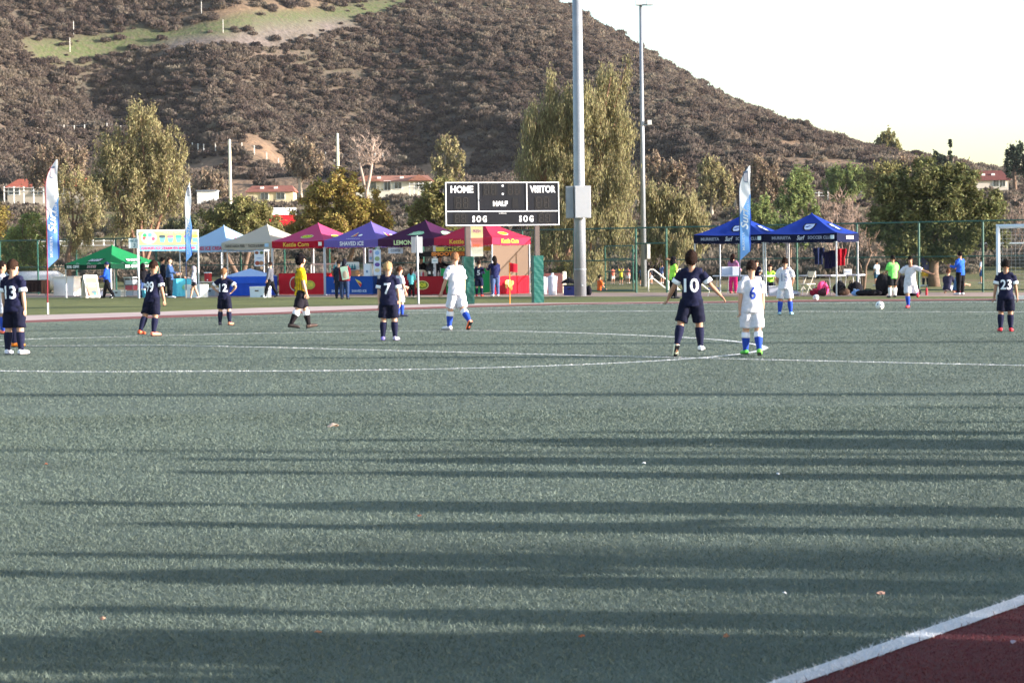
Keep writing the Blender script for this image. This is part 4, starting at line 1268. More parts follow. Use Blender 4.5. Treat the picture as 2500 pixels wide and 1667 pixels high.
# two blue team canopies
AB = R(-26)
cb = G(2044, 723)
ub = Vector((math.cos(AB), math.sin(AB), 0))
for k, lab in ((0, 'blue team canopy whose right side faces the goal'), (1, 'blue team canopy behind the right feather flag')):
    t, fv, fs, rv, rs_ = canopy(lab, cb - ub * 2.74 * k, AB, '#22409f', size=2.72, eave=1.98, val=.3, peak=3.0 - .03 * k, valcol='#141a38', group='blue team canopies')
    on_val(t, fv, 'MURRIETA', '#8c94ac', .15, .72, -.52, half_=1.36); on_val(t, fv, 'Surf', '#c4cada', .22, .3, .02, half_=1.36, shear=.3); on_val(t, fv, 'SOCCER CLUB', '#8c94ac', .15, .92, .55, half_=1.36)
    on_val(t, rv, 'SOCCER CLUB', '#d8c8c0', .17, .9, .1, half_=1.36)
    for fn in (fs, rs_):
        on_roof(t, fn, poly2d([(-.28, .1), (-.22, .26), (.26, .26), (.22, -.05), (.12, -.26), (-.12, -.26), (-.24, -.1)]), '#141a38', .12, .4)
        on_roof(t, lambda a, b_, fn=fn: fn(a, b_) + Vector((0, -.005, .008)), poly2d([(-.2, .08), (-.17, .2), (.19, .2), (.16, -.04), (.08, -.2), (-.1, -.2), (-.17, -.08)]), '#b8c4de', .12, .4)
        on_roof(t, lambda a, b_, fn=fn: fn(a, b_) + Vector((0, -.009, .014)), poly2d([(-.17, .0), (0, .08), (.14, .02), (.02, .02), (-.06, -.06)]), '#27438f', .12, .4)
    MB().box((1.2, -1.405, 2.12), (.13, .012, .14)).build('tag', ink('#c8dcec'), t)
    if k == 0:
        for i, (c_, dx) in enumerate((('#16183a', .0), ('#16183a', .25), ('#a01828', .5), ('#20294a', -.35))):
            q = cb - ub * 1.1 + Vector((-ub.y, ub.x, 0)) * 2.55 + ub * dx
            jk = tag(MB().grid(lambda a, b_: (q.x + (a - .5) * (.3 + .16 * (b_ > .7)) * ub.x, q.y + .03 * math.sin(a * 12) + i * .05, .98 + b_ * .62 + .05 * i), 8, 4).build('hanging_jersey', cloth(c_)), ('navy jersey with number hanging at the back of the canopy', 'plain navy jersey hanging beside the numbered one', 'red jersey hanging at the back of the blue canopy', 'dark blue jersey hanging left of the other jerseys')[i], 'jersey')
            md = jk.modifiers.new('thick', 'SOLIDIFY'); md.thickness = .03

# ================================================================= FEATHER FLAGS, SIGNS, GOAL, BALLS
def flag_material():
    m = bpy.data.materials.new('feather_flag_print')
    m.use_nodes = True
    nt = m.node_tree
    N, L = nt.nodes.new, nt.links.new
    b = nt.nodes['Principled BSDF']
    b.inputs['Roughness'].default_value = .8
    tc = N('ShaderNodeTexCoord')
    sp = N('ShaderNodeSeparateXYZ')
    L(tc.outputs['Object'], sp.inputs[0])
    def math_(op, a, b_):
        n = N('ShaderNodeMath'); n.operation = op
        for i, v in ((0, a), (1, b_)):
            if isinstance(v, (int, float)): n.inputs[i].default_value = v
            else: L(v, n.inputs[i])
        return n.outputs[0]
    e = math_('SUBTRACT', sp.outputs[2], math_('ADD', 2.75, math_('MULTIPLY', sp.outputs[0], 1.9)))
    blue = math_('LESS_THAN', e, 0)
    mx = N('ShaderNodeMix'); mx.data_type = 'RGBA'
    mx.inputs[6].default_value = lin('#eceef2'); mx.inputs[7].default_value = lin('#74a8e6')
    L(blue, mx.inputs[0])
    e2 = math_('SUBTRACT', sp.outputs[2], math_('ADD', 1.9, math_('MULTIPLY', math_('SUBTRACT', sp.outputs[0], .26), 9.0)))
    dk = math_('MULTIPLY', math_('LESS_THAN', e2, 0), math_('GREATER_THAN', sp.outputs[0], .335))
    m2 = N('ShaderNodeMix'); m2.data_type = 'RGBA'
    L(mx.outputs[2], m2.inputs[6]); m2.inputs[7].default_value = lin('#2c52bc')
    L(dk, m2.inputs[0])
    L(m2.outputs[2], b.inputs['Base Color'])
    tr = N('ShaderNodeBsdfTranslucent'); L(m2.outputs[2], tr.inputs['Color'])
    ms = N('ShaderNodeMixShader'); ms.inputs[0].default_value = .35
    L(b.outputs[0], ms.inputs[1]); L(tr.outputs[0], ms.inputs[2]); L(ms.outputs[0], nt.nodes['Material Output'].inputs['Surface'])
    return m
FLAGM = flag_material()
def feather(label, base, H_, bot, rz, wid=.40, edge='#1a2a50', flip=1):
    t = thing('feather_flag', label, 'flag', base, rz, 'feather flags of the soccer club')
    def lead(z):
        return .03 * math.sin(z / H_ * 3.1) + max(0, (z - H_ * .8) / (H_ * .2)) ** 2.2 * wid * .85
    def f(a, b_):
        z = bot + (H_ - bot) * b_
        zz = z - (1 - a) * 0.0
        x0 = lead(z)
        w = wid * (.88 + .12 * math.sin(b_ * 3)) if b_ < .93 else wid
        x1 = max(x0 + .004, min(wid * .98, w + .03 * math.sin(b_ * 14)))
        x = x0 + (x1 - x0) * a
        zl = z + (.30 * a if b_ < .1 else .30 * a * max(0, 1 - (b_ - .1) * 6))
        return (x, .055 * a * math.sin(b_ * 15 + a * 2.2), zl)
    MB().grid(f, 8, 60).build('sail', FLAGM, t, smooth=True)
    MB().tube([(lead(z) - .012, 0, z) for z in np.linspace(.12, H_ * .995, 26)], [.022 - .014 * k / 25 for k in range(26)], 7).build('pole', paint(edge), t)
    MB().tube([(0, 0, -.05), (0, 0, .34)], .03, 8).build('ground_socket', PALE, t)
    mid = wid * .5
    def pr(a, b_):
        # print runs up the flag: text x -> +z, text y -> -x
        z = bot + .25 + a
        bb_ = (z - bot) / (H_ - bot)
        x = mid - b_
        return Vector((x, .055 * (x / wid) * math.sin(bb_ * 15 + x / wid * 2.2) - .02, z))
    hh = H_ - bot
    decal('lettering', move2d(text2d('Surf', .32, .006, .35, width=hh * .25), hh * .37, .02), ink('#f4f6fa'), pr, t, sub=1)
    decal('lettering', move2d(text2d('MURRIETA', .11, .002, width=hh * .19), hh * .12, .05), ink('#f4f6fa'), pr, t, sub=1)
    decal('lettering', move2d(text2d('SOCCER CLUB', .1, .002, width=hh * .2), hh * .5, -.11), ink('#f4f6fa'), pr, t, sub=1)
    decal('crest', move2d(poly2d([(-.18, -.06), (-.14, .07), (.18, .08), (.2, -.08)]), hh * .8, -.03), ink('#7d88a0'), pr, t, sub=1)
    decal('crest', move2d(poly2d([(-.15, -.045), (-.12, .055), (.12, .06), (.14, -.06)]), hh * .8, -.03), ink('#e4d6dc'), lambda a, b_: pr(a, b_) + Vector((0, -.006, 0)), t, sub=1)
    return t
fb = G(117, 767)
feather('feather flag with dark red edge standing on the pavement left of the green canopy', fb, (767 - 391) * fb.y / FPX, (767 - 655) * fb.y / FPX, R(2), edge='#7a2030')
fb = G(455, 728)
feather('feather flag in front of the ice cream stall', fb, (728 - 446) * fb.y / FPX, (728 - 640) * fb.y / FPX, R(-38))
fb = G(1806, 738)
feather('feather flag in front of the blue team canopies', fb, (738 - 407) * fb.y / FPX, (738 - 636) * fb.y / FPX, R(-22))
# street-style sign seen from behind
q = G(1022, 742)
s_ = thing('sign_post', 'blank backed white sign on a slim metal post beside the pavement', 'sign', q)
zt_ = W(1017, 576, q.y).z
MB().tube([(0, 0, -.05), (-.03, 0, zt_)], .035, 10).build('post', STEEL, s_)
MB().box((-.03, .05, zt_ - .30), (.38, .012, .54)).build('panel', mat('sign_back', (.62, .62, .64), rough=.4, vary=.05), s_)
# FIELD 3
q = G(341, 728)
s_ = thing('field_sign', 'small light sign reading FIELD 3 on a white pole', 'sign', q + Vector((0, -.2, 0)))
zc = W(331, 594, q.y).z
MB().tube([(0.02, 0, -.05), (0.02, 0, zc + .3)], .03, 8).build('pole', ALU, s_)
MB().box((-.18, .035, zc), (.42, .015, .42)).build('panel', ink('#d6e6ec'), s_)
decal('lettering', move2d(text2d('FIELD', .13, .002, width=.32), -.18, .1), ink('#2f6f86'), lambda a, b_: Vector((a, .02, zc + b_)), s_)
decal('lettering', move2d(text2d('3', .24, .002), -.15, -.08), ink('#2f6f86'), lambda a, b_: Vector((a, .02, zc + b_)), s_)
# dark fence placard
q = G(313, 720)
s_ = tag(MB().box((q.x, q.y, W(313, 616, q.y).z), (.55, .03, .42)).build('fence_placard', paint('#3a3230')), 'dark framed placard hanging on the fence left of the banner', 'placard')
for dz in (-.16, .16):
    MB().box((q.x, q.y - .02, W(313, 616, q.y).z + dz), (.45, .02, .02)).build('frame_bar', paint('#8a7a68'), s_)
# orange corner pole with red pennant
q = G(1245, 743)
s_ = thing('corner_flag', 'thin orange corner pole with a small red pennant', 'flag', q)
zt_ = W(1245, 641, q.y).z
MB().tube([(0, 0, -.02), (0, 0, zt_)], .014, 8).build('pole', paint('#e8922a'), s_)
MB().grid(lambda a, b_: (a * .26, -.05 * math.sin(a * 3) , zt_ - .3 + b_ * .3 - a * (.1 - .04 * b_) + .08 * a * (1 - b_)), 6, 3).build('pennant', cloth('#d8283a', transl=.3), s_)
# white box goal on the right
q = G(2437, 735)
gl_ = thing('soccer_goal', 'white framed soccer goal with net at the right end of the field', 'goal', q, R(-14))
GH, GW, GD = (735 - 553) * q.y / FPX, 5.5, 1.9
GM = mat('goal_frame', (.70, .74, .80), rough=.35, vary=.03)
for x in (0, GW):
    MB().tube([(x, 0, -.05), (x, 0, GH)], .06, 14).build('goalpost', GM, gl_, smooth=True)
    MB().tube([(x, 0, GH - .08), (x + .0, .75, GH - .1), (x, GD, .05)], .03, 8).build('net_support', GM, gl_)
    MB().tube([(x, 0, .03), (x, GD, .03)], .03, 8).build('ground_bar', GM, gl_)
MB().tube([(-.06, 0, GH), (GW + .06, 0, GH)], .06, 14).build('crossbar', GM, gl_, smooth=True)
MB().tube([(0, GD, .03), (GW, GD, .03)], .03, 8).build('back_bar', GM, gl_)
nb = MB()
def netp(a, s):    # s from crossbar over the back to the ground
    return Vector((a, .75 * min(1, s / .75) if s < .75 else .75 + (GD - .75) * (s - .75) / 2.5, GH - .02 - .06 * s if s < .75 else (GH - .07) * (1 - (s - .75) / 2.5)))
for k in range(int(GW / .13) + 1):
    nb.tube([netp(k * .13, s) for s in np.linspace(0, 3.2, 9)], .004, 3, cap=False)
for s in np.linspace(.1, 3.2, 26):
    nb.tube([netp(a, s) for a in np.linspace(0, GW, 6)], .004, 3, cap=False)
for k in range(14):
    z = .1 + k * .16
    nb.tube([(0, .03, z), (0, max(.1, GD - (GD - .75) * z / GH), z)], .004, 3, cap=False)
nb.build('net', mat('net_cord', (.6, .6, .6), rough=.8), gl_, kind='stuff')
wb = MB().box((.55, GD * .4, .09), (.9, .16, .12)).build('ground_weight', WHITE, gl_)
# far goal on the next field
q = W(2400, 705, 118)
g2 = thing('soccer_goal', 'far pale goal frame on the next field beyond the fence', 'goal', (q.x, 118, 0), R(-10))
for x in (0, 4.6):
    MB().tube([(x, 0, -.05), (x, 0, 2.0)], .05, 10).build('goalpost', GM, g2)
MB().tube([(-.05, 0, 2.0), (4.65, 0, 2.0)], .05, 10).build('crossbar', GM, g2)
def ball(label, px, py, dia, z=None):
    q = G(px, py)
    r_ = dia * q.y / FPX / 2
    zz = r_ if z is None else z
    o = thing('soccer_ball', label, 'ball', (q.x, q.y, zz))
    MB().ell((0, 0, 0), (r_, r_, r_), 24, 16).build('shell', mat('ball_white', (.8, .8, .78), rough=.4, vary=.03), o, smooth=True)
    for th_, ph in ((.5, -1.2), (1.3, -2.3), (1.5, -.6), (2.3, -1.6), (1.4, -1.55)):
        c_ = Vector((math.sin(th_) * math.cos(ph), math.sin(th_) * math.sin(ph), math.cos(th_)))
        rt = c_.to_track_quat('Z', 'Y').to_matrix()
        decal('patch', ellipse2d(r_ * .22, r_ * .22, 5), ink('#70788a' if z is None else '#c8ccd4'), lambda a, b_: (rt @ Vector((a, b_, r_ * .985)) * 1.0).normalized() * r_ * 1.012, o, sub=1)
    return o
ball('white match ball just kicked toward the camera', 2148, 756, 21, z=None)
ball('patterned spare ball lying on the lawn before the blue canopies', 1992, 734, 15)
# ================================================================= PEOPLE
REMESH, DEFER = [], []
SKIN = {'fair': mat('skin_fair', (.56, .32, .22), rough=.6, vary=.06, spec=.3), 'tan': mat('skin_tan', (.42, .22, .14), rough=.6, vary=.06, spec=.3), 'brown': mat('skin_brown', (.20, .10, .065), rough=.6, vary=.06, spec=.3)}
def dirv(f, a, side):
    f, a = R(f), R(a)
    return Vector((side * math.sin(a), math.cos(a) * math.sin(f), -math.cos(a) * math.cos(f)))
def remesh(mb, name, m, parent, vox, smooth=2, wr=0.0, seed=0, extra=None):
    o = mb.build(name, m, parent)
    md = o.modifiers.new('r', 'REMESH')
    md.mode = 'VOXEL'
    md.voxel_size = vox
    md.use_smooth_shade = True
    if smooth:
        ms = o.modifiers.new('s', 'SMOOTH')
        ms.iterations = smooth
        ms.factor = .5
    REMESH.append((o, wr, seed, extra))
    return o
def person(label, loc, rz, h, shirt='#1c2040', legs='#191c36', leg_len='shorts', sleeve=.8, band=None, hair='#2a1a12', hair_style='short', skin='fair', sock=None, sock2=None, shoe='#e8e8f0', shoe2=None,
           lean=0, side=0, head=(0, 0), lleg=(0, 3, 0), rleg=(0, 3, 0), larm=(4, 9, 12, 4), rarm=(4, 9, 12, 4), lfoot=0, rfoot=0, number=None, numcol='#eef0f6', numw=.2, loose=1.0, vox=.014, sit=False, z0=0.0, face=False, trim=None, group=None, hood=None, kidhead=1.0, stocky=1.0):
    t = thing('person', label, 'person', (loc[0], loc[1], z0), R(rz), group)
    k = h
    sk = SKIN[skin]
    up = Vector((math.sin(R(side)), math.sin(R(lean)), math.cos(R(lean)) * math.cos(R(side)))).normalized()
    hip = Vector((0, 0, .51 * k))
    wS = stocky
    J = {}
    low = 1e9
    for s, lg, fp, nm in ((-1, lleg, lfoot, 'L'), (1, rleg, rfoot, 'R')):
        hj = hip + Vector((s * .052 * k * wS, 0, -.01 * k))
        kn = hj + dirv(lg[0], lg[1], s) * .235 * k
        an = kn + dirv(lg[0] - lg[2], lg[1] * .6, s) * .225 * k
        fd_ = Vector((s * .18, math.cos(R(fp)), -math.sin(R(fp)))).normalized()
        toe = an + fd_ * .105 * k + Vector((0, 0, -.028 * k))
        heel = an - fd_ * .032 * k + Vector((0, 0, -.028 * k))
        J[nm] = (hj, kn, an, toe, heel, fd_)
        low = min(low, toe.z, heel.z)
    dz = Vector((0, 0, .012 * k - low)) if not sit else Vector((0, 0, 0))
    hip = hip + dz
    J = {a: tuple(p + dz if i < 5 else p for i, p in enumerate(b)) for a, b in J.items()}
    shc = hip + up * .292 * k
    neck = hip + up * .318 * k
    hd_up = Vector((up.x * .5, up.y * .5 + math.sin(R(head[1])), 1)).normalized()
    hc = neck + hd_up * .106 * k
    hr = Vector((.0485, .0595, .0705)) * k * kidhead
    A = {}
    for s, ar, nm in ((-1, larm, 'L'), (1, rarm, 'R')):
        sj = shc + Vector((s * .099 * k * wS, 0, -.012 * k))
        el = sj + dirv(ar[0], ar[1], s) * .165 * k
        wdv = dirv(ar[0] + ar[2], ar[3], s)
        wrs = el + wdv * .145 * k
        A[nm] = (sj, el, wrs, wdv)
    # ---- body: one continuous surface
    b = MB()
    b.tube([hip - up * .02 * k, hip + up * .08 * k, hip + up * .18 * k, shc, neck], [(.088 * k * wS, .066 * k * wS), (.08 * k * wS, .06 * k * wS), (.094 * k * wS, .066 * k * wS), (.085 * k * wS, .05 * k), (.038 * k, .038 * k)], 16, hint=(0, 1, 0))
    b.tube([neck - up * .03 * k, hc], [.036 * k, .034 * k], 12)
    hrot = Matrix.Rotation(R(head[0]), 3, 'Z')
    q = hd_up.to_track_quat('Z', 'Y').to_matrix()
    def hp(v):
        return hc + hrot @ Vector(v)
    b.ell(hc, hr, 16, 11, hrot)
    b.ell(hp((0, .018 * k, -.035 * k)), (.038 * k, .042 * k, .042 * k), 12, 9)
    b.ell(hp((0, .064 * k, -.008 * k)), (.009 * k, .013 * k, .014 * k), 8, 6)
    for s in (-1, 1):
        b.ell(hp((s * .053 * k, -.004 * k, -.008 * k)), (.007 * k, .013 * k, .019 * k), 8, 6)
    for nm in 'LR':
        sj, el, wrs, wdv = A[nm]
        b.tube([sj, sj.lerp(el, .4), el, el.lerp(wrs, .35), wrs], [.034 * k, .031 * k, .024 * k, .025 * k, .017 * k], 10)
        b.tube([wrs - wdv * .005 * k, wrs + wdv * .025 * k, wrs + wdv * .05 * k], [(.016 * k, .014 * k), (.024 * k, .013 * k), (.022 * k, .011 * k)], 8, hint=(1, 0, 0))
        hj, kn, an, toe, heel, fd_ = J[nm]
        b.tube([hj, hj.lerp(kn, .4), kn, kn.lerp(an, .3), an], [.06 * k * wS, .054 * k * wS, .037 * k, .040 * k * wS, .023 * k], 12)
        b.tube([heel + Vector((0, 0, .02 * k)), an.lerp(toe, .5), toe + Vector((0, 0, .012 * k))], [.02 * k, .024 * k, .016 * k], 8)
    fg = MB()
    for s, nm in ((-1, 'L'), (1, 'R')):
        sj, el, wrs, wdv = A[nm]
        ax = wdv.cross(Vector((0, 1, 0))).normalized() if abs(wdv.y) < .9 else Vector((1, 0, 0))
        sp = wdv.cross(ax).normalized()          # fingers spread along this
        curl = ax * s * -1 if ax.x * s > 0 else ax * s
        for i, (o_, l_) in enumerate(((-.018, .034), (-.006, .042), (.006, .04), (.017, .032))):
            p0 = wrs + wdv * .045 * k + sp * o_ * k
            p1 = p0 + (wdv * .75 + curl * .25).normalized() * l_ * .55 * k
            p2 = p1 + (wdv * .35 + curl * .65).normalized() * l_ * .5 * k
            fg.tube([p0, p1, p2], [.0068 * k, .0062 * k, .0045 * k], 6)
        p0 = wrs + wdv * .015 * k + sp * .018 * k
        fg.tube([p0, p0 + (wdv + sp * 1.0).normalized() * .024 * k, p0 + (wdv * 1.3 + sp * .7).normalized() * .044 * k], [.0085 * k, .0075 * k, .005 * k], 6)
    remesh(b, 'body', sk, t, vox, 2, extra=fg)
    # ---- shirt
    L_ = loose
    g = MB()
    hem = -.055 if leg_len != 'none' else -.1
    g.tube([hip + up * hem * k, hip + up * .02 * k, hip + up * .1 * k, hip + up * .2 * k, shc - up * .0 * k, neck - up * .012 * k],
           [(.108 * k * L_ * wS, .088 * k * L_ * wS), (.103 * k * L_ * wS, .083 * k * L_ * wS), (.095 * k * L_ * wS, .077 * k * wS), (.104 * k * wS, .079 * k * wS), (.086 * k * wS, .055 * k), (.042 * k, .042 * k)], 20)
    for nm in 'LR':
        sj, el, wrs, wdv = A[nm]
        g.tube([shc + (sj - shc) * .3, sj + (sj - shc) * .02], [.05 * k, .044 * k], 12)
        if sleeve <= 1:
            e = sj.lerp(el, sleeve)
            g.tube([sj, sj.lerp(e, .5), e], [.042 * k, .043 * k * L_, .044 * k * L_], 12)
        else:
            e = el.lerp(wrs, .95)
            g.tube([sj, sj.lerp(el, .5), el, e], [.045 * k, .042 * k, .037 * k, .028 * k], 12)
    shirt_o = remesh(g, 'shirt', cloth(shirt), t, vox, 2, wr=.0065 * k, seed=len(label))
    if band:
        for nm in 'LR':
            sj, el, wrs, wdv = A[nm]
            e0, e1 = sj.lerp(el, sleeve * .62), sj.lerp(el, sleeve * .94)
            MB().tube([e0, e1], .0475 * k * L_, 16).build('sleeve_band', cloth(band), t, smooth=True)
    if trim:
        MB().tube([neck - up * .02 * k, neck - up * .006 * k], [.05 * k, .047 * k], 16).build('collar', cloth(trim), t, smooth=True)
    # ---- legs
    if leg_len != 'none':
        p = MB()
        p.tube([hip - up * .06 * k, hip, hip + up * .045 * k], [(.090 * k * wS, .076 * k * wS), (.096 * k * wS, .078 * k * wS), (.09 * k * wS, .072 * k * wS)], 18)
        for nm in 'LR':
            hj, kn, an, toe, heel, fd_ = J[nm]
            if leg_len == 'shorts':
                e = hj.lerp(kn, .9)
                p.tube([hj + Vector((0, 0, .02 * k)), hj.lerp(e, .5), e], [.064 * k * wS, .067 * k * wS * L_, .066 * k * L_ * wS], 14)
            elif leg_len == 'mini':
                p.tube([hj + Vector((0, 0, .02 * k)), hj.lerp(kn, .42)], [.066 * k, .068 * k], 14)
            else:
                p.tube([hj + Vector((0, 0, .02 * k)), hj.lerp(kn, .5), kn, kn.lerp(an, .4), an.lerp(kn, .03)], [.07 * k * wS, .062 * k * wS, .05 * k * wS, .047 * k * wS, .04 * k], 14)
        remesh(p, 'trousers' if leg_len == 'long' else 'shorts', cloth(legs), t, vox, 2, wr=.006 * k, seed=len(label) + 3)
    for nm, sh_c in (('L', shoe), ('R', shoe2 or shoe)):
        hj, kn, an, toe, heel, fd_ = J[nm]
        if sock:
            top = kn.lerp(an, .10)
            mid = kn.lerp(an, .42)
            so = MB().tube([top, kn.lerp(an, .3), kn.lerp(an, .5), kn.lerp(an, .8), an - Vector((0, 0, .01 * k))], [.0425 * k, .0455 * k * (wS * .5 + .5), .0415 * k, .03 * k, .028 * k], 14).build('sock', cloth(sock), t, smooth=True)
            if sock2:
                MB().tube([top - (an - kn) * .005, kn.lerp(an, .30), kn.lerp(an, .36)], [.0455 * k, .0475 * k, .047 * k], 14).build('sock_cuff', cloth(sock2), so, smooth=True)
        st = MB()
        sd_ = fd_.cross(Vector((0, 0, 1))).normalized()
        upf = sd_.cross(fd_).normalized()
        st.tube([heel + upf * .022 * k - fd_ * .006 * k, heel + upf * .022 * k + fd_ * .03 * k, an.lerp(toe, .62) + upf * .004 * k, toe + upf * .012 * k, toe + upf * .010 * k + fd_ * .022 * k],
                [(.024 * k, .026 * k), (.029 * k, .03 * k), (.031 * k, .024 * k), (.03 * k, .019 * k), (.014 * k, .009 * k)], 12, hint=tuple(upf))
        st.tube([an + Vector((0, 0, -.012 * k)), an + Vector((0, 0, .012 * k))], [.031 * k, .031 * k], 10)
        sh_o = remesh(st, 'shoe', paint(sh_c), t, vox * .75, 2)
        sl = MB()
        sl.tube([heel - fd_ * .008 * k - upf * .004 * k, toe + fd_ * .02 * k - upf * .004 * k], [(.024 * k, .006 * k), (.022 * k, .006 * k)], 10, hint=tuple(upf))
        sl.build('sole', DARK, sh_o)
    # ---- hair / headwear
    hm = mat('hair_' + hair, hair, rough=.85, vary=.35, scale=60, bump=.5, spec=.08)
    hb_ = MB()
    rs2 = np.random.default_rng(len(label) * 7 + 1)
    n_, m_ = 26, 16
    vs, keep = [], []
    for j in range(m_ + 1):
        tt = math.pi * j / m_
        for i in range(n_):
            pp = 2 * math.pi * i / n_
            v = Vector((math.sin(tt) * math.cos(pp), math.sin(tt) * math.sin(pp), math.cos(tt)))
            vs.append(v)
    def kp(v):
        y, z = v.y, v.z
        if hair_style == 'short':
            lim = .30 if y > .45 else (-.05 if y > -.1 else -.30)
        elif hair_style == 'crop':
            lim = .42 if y > .4 else (.0 if y > -.1 else -.35)
        elif hair_style in ('long', 'hood', 'mop'):
            lim = .28 if y > .5 else (-.45 if y > 0 else -.75)
        else:
            lim = .12 if y > .4 else -.05
        return z > lim + .10 * math.sin(math.atan2(v.y, v.x) * 11 + len(label)) + .06 * math.sin(math.atan2(v.y, v.x) * 23)
    th = {'short': 1.12, 'crop': 1.055, 'long': 1.14, 'mop': 1.2, 'hood': 1.25, 'cap': 1.12}[hair_style]
    out = []
    for v in vs:
        e = th - .02 + .06 * math.sin(v.x * 9 + v.z * 7) * math.cos(v.y * 8 + rs2.random() * .8) + rs2.normal(0, .028)
        out.append(hp((v.x * hr.x * e, v.y * hr.y * e - .002 * k, v.z * hr.z * e * (1.0 if v.z < 0 else 1.02))))
    fs = []
    for j in range(m_):
        for i in range(n_):
            a, c_ = j * n_ + i, j * n_ + (i + 1) % n_
            cen = (vs[a] + vs[c_] + vs[a + n_] + vs[c_ + n_]) / 4
            if kp(cen):
                fs.append((a, a + n_, c_ + n_, c_))
    hb_.add(out, fs)
    if hair_style == 'long':
        hb_.tube([hp((0, -.045 * k, .02 * k)), hp((0, -.07 * k, -.06 * k)), hp((0, -.085 * k, -.15 * k))], [(.05 * k, .03 * k), (.05 * k, .026 * k), (.03 * k, .015 * k)], 12)
    if hair_style == 'hood':
        hb_.tube([hp((0, -.02 * k, -.03 * k)), neck + Vector((0, -.01 * k, -.02 * k))], [.062 * k, .07 * k], 14)
    if hair_style == 'cap':
        hb_.grid(lambda a, b_: hp(((a - .5) * .085 * k, .055 * k + b_ * .06 * k * (1 - (a * 2 - 1) ** 2 * .4), .022 * k - b_ * .012 * k)), 6, 3)
    ho = hb_.build('cap' if hair_style == 'cap' else ('hood' if hair_style == 'hood' else 'hair'), cloth(hair) if hair_style in ('cap', 'hood') else hm, t, smooth=True)
    ho.modifiers.new('th', 'SOLIDIFY').thickness = -.006
    if face:
        for s in (-1, 1):
            MB().ell(hp((s * .019 * k, .0585 * k, .004 * k)), (.0075 * k, .004 * k, .0045 * k), 8, 6).build('eye', DARK, t)
            MB().tube([hp((s * .010 * k, .062 * k, .017 * k)), hp((s * .028 * k, .056 * k, .018 * k))], .0028 * k, 5).build('eyebrow', hm if hair_style not in ('cap', 'hood') else DARK, t)
        MB().tube([hp((-.015 * k, .057 * k, -.036 * k)), hp((0, .061 * k, -.038 * k)), hp((.015 * k, .057 * k, -.036 * k))], .0032 * k, 5).build('mouth', mat('lips', (.35, .12, .10), rough=.5), t)
    if number:
        DEFER.append((t, shirt_o, number, numcol, numw, hip + up * .155 * k, k))
    t['height'] = round(h, 3)
    return t
def at(px, py):
    return G(px, py)
NAVY, WHT, BLU, SOCKN = '#1b1d36', '#d2d0da', '#2a48a8', '#1e2038'
def hgt(px, py, top):
    return (py - top) * G(px, py).y / FPX
nav = dict(shirt=NAVY, legs='#15172a', band='#f0f0f4', sock=SOCKN)
wht = dict(shirt=WHT, legs='#cecdd8', sock=BLU)
person('navy player number 13 with white sleeve bands seen from behind, head turned right', at(36, 866), -16, hgt(30, 866, 636), number='13', hair='#36261e', shoe='#dfe0f4', shoe2='#f0ecf4', lleg=(2, 5, 4), rleg=(-2, 6, 2), rarm=(-4, 8, 10, 3), larm=(2, 8, 12, 2), head=(-25, 0), numw=.135, **nav)
person('navy player in orange and yellow shoes standing right behind number 13', at(36, 847), -80, 1.46, hair='#6a4428', shoe='#f0a030', shoe2='#f08830', rarm=(-10, 6, 14, 4), **nav)
person('white shirted player with dark hair beside the number 13 player', at(8, 816), -70, 1.55, hair='#1e1614', skin='tan', shoe='#c06048', **wht)
person('navy player number 99 in orange boots striding right', at(374, 820), -30, hgt(374, 820, 636), number='99', numw=0.125, hair='#2c1d18', skin='tan', shoe='#e4633c', shoe2='#f08a70', lean=5, side=2, lleg=(-20, 3, 6), rleg=(-9, 5, 6), lfoot=4, rarm=(3, 8, 10, 4), larm=(0, 8, 10, 2), head=(-20, -4), **nav)
person('navy player number 12 with hands on hips', at(549, 794), -10, hgt(549, 794, 656), number='12', numw=0.15, hair='#7a5a40', shoe='#2c2c3c', shoe2='#e08a68', lleg=(0, 6, 0), rleg=(0, 6, 0), larm=(-8, 48, 40, -42), rarm=(-8, 48, 40, -42), head=(-30, 0), **nav)
ref = person('referee in yellow shirt and black shorts walking right', at(736, 803), -72, hgt(736, 803, 621), shirt='#e6b81c', legs='#201c24', sock='#1c181c', sock2='#e6e4e8', hair='#141014', hair_style='mop', shoe='#4a3a34', shoe2='#38302e', lleg=(17, 2, 4), rleg=(-15, 3, 12), rfoot=6, lfoot=-10, larm=(-6, 8, 14, 4), rarm=(4, 8, 10, 3), head=(4, 2), sleeve=.78, trim='#1c181c', face=True, kidhead=1.0)
person('blond navy player number 7 in purple and white boots', at(950, 832), -6, hgt(950, 832, 640), number='7', numw=0.088, hair='#a5855f', hair_style='crop', shoe='#8078c8', shoe2='#b8b0d4', lleg=(0, 4, 2), rleg=(3, 4, 4), larm=(0, 7, 8, 2), rarm=(2, 9, 10, 3), head=(-35, 0), loose=1.06, **nav)
person('small white player with brown hair standing beyond number 7', at(977, 773), -58, hgt(977, 773, 652), hair='#4a2c20', shoe='#20243c', lleg=(0, 3, 4), rleg=(2, 3, 2), larm=(30, 10, 40, 0), rarm=(6, 8, 14, 2), face=True, **wht)
person('tall white player in orange boots walking away to the left', at(1115, 806), 34, hgt(1115, 806, 616), hair='#7d5a42', hair_style='crop', shoe='#f0e4e4', shoe2='#ef6a3a', sock2='#eceaf2', lean=3, lleg=(12, 2, 4), rleg=(-16, 1, 30), rfoot=44, larm=(14, 10, 16, 4), rarm=(-6, 6, 14, 4), head=(-50, 0), loose=1.05, **wht)
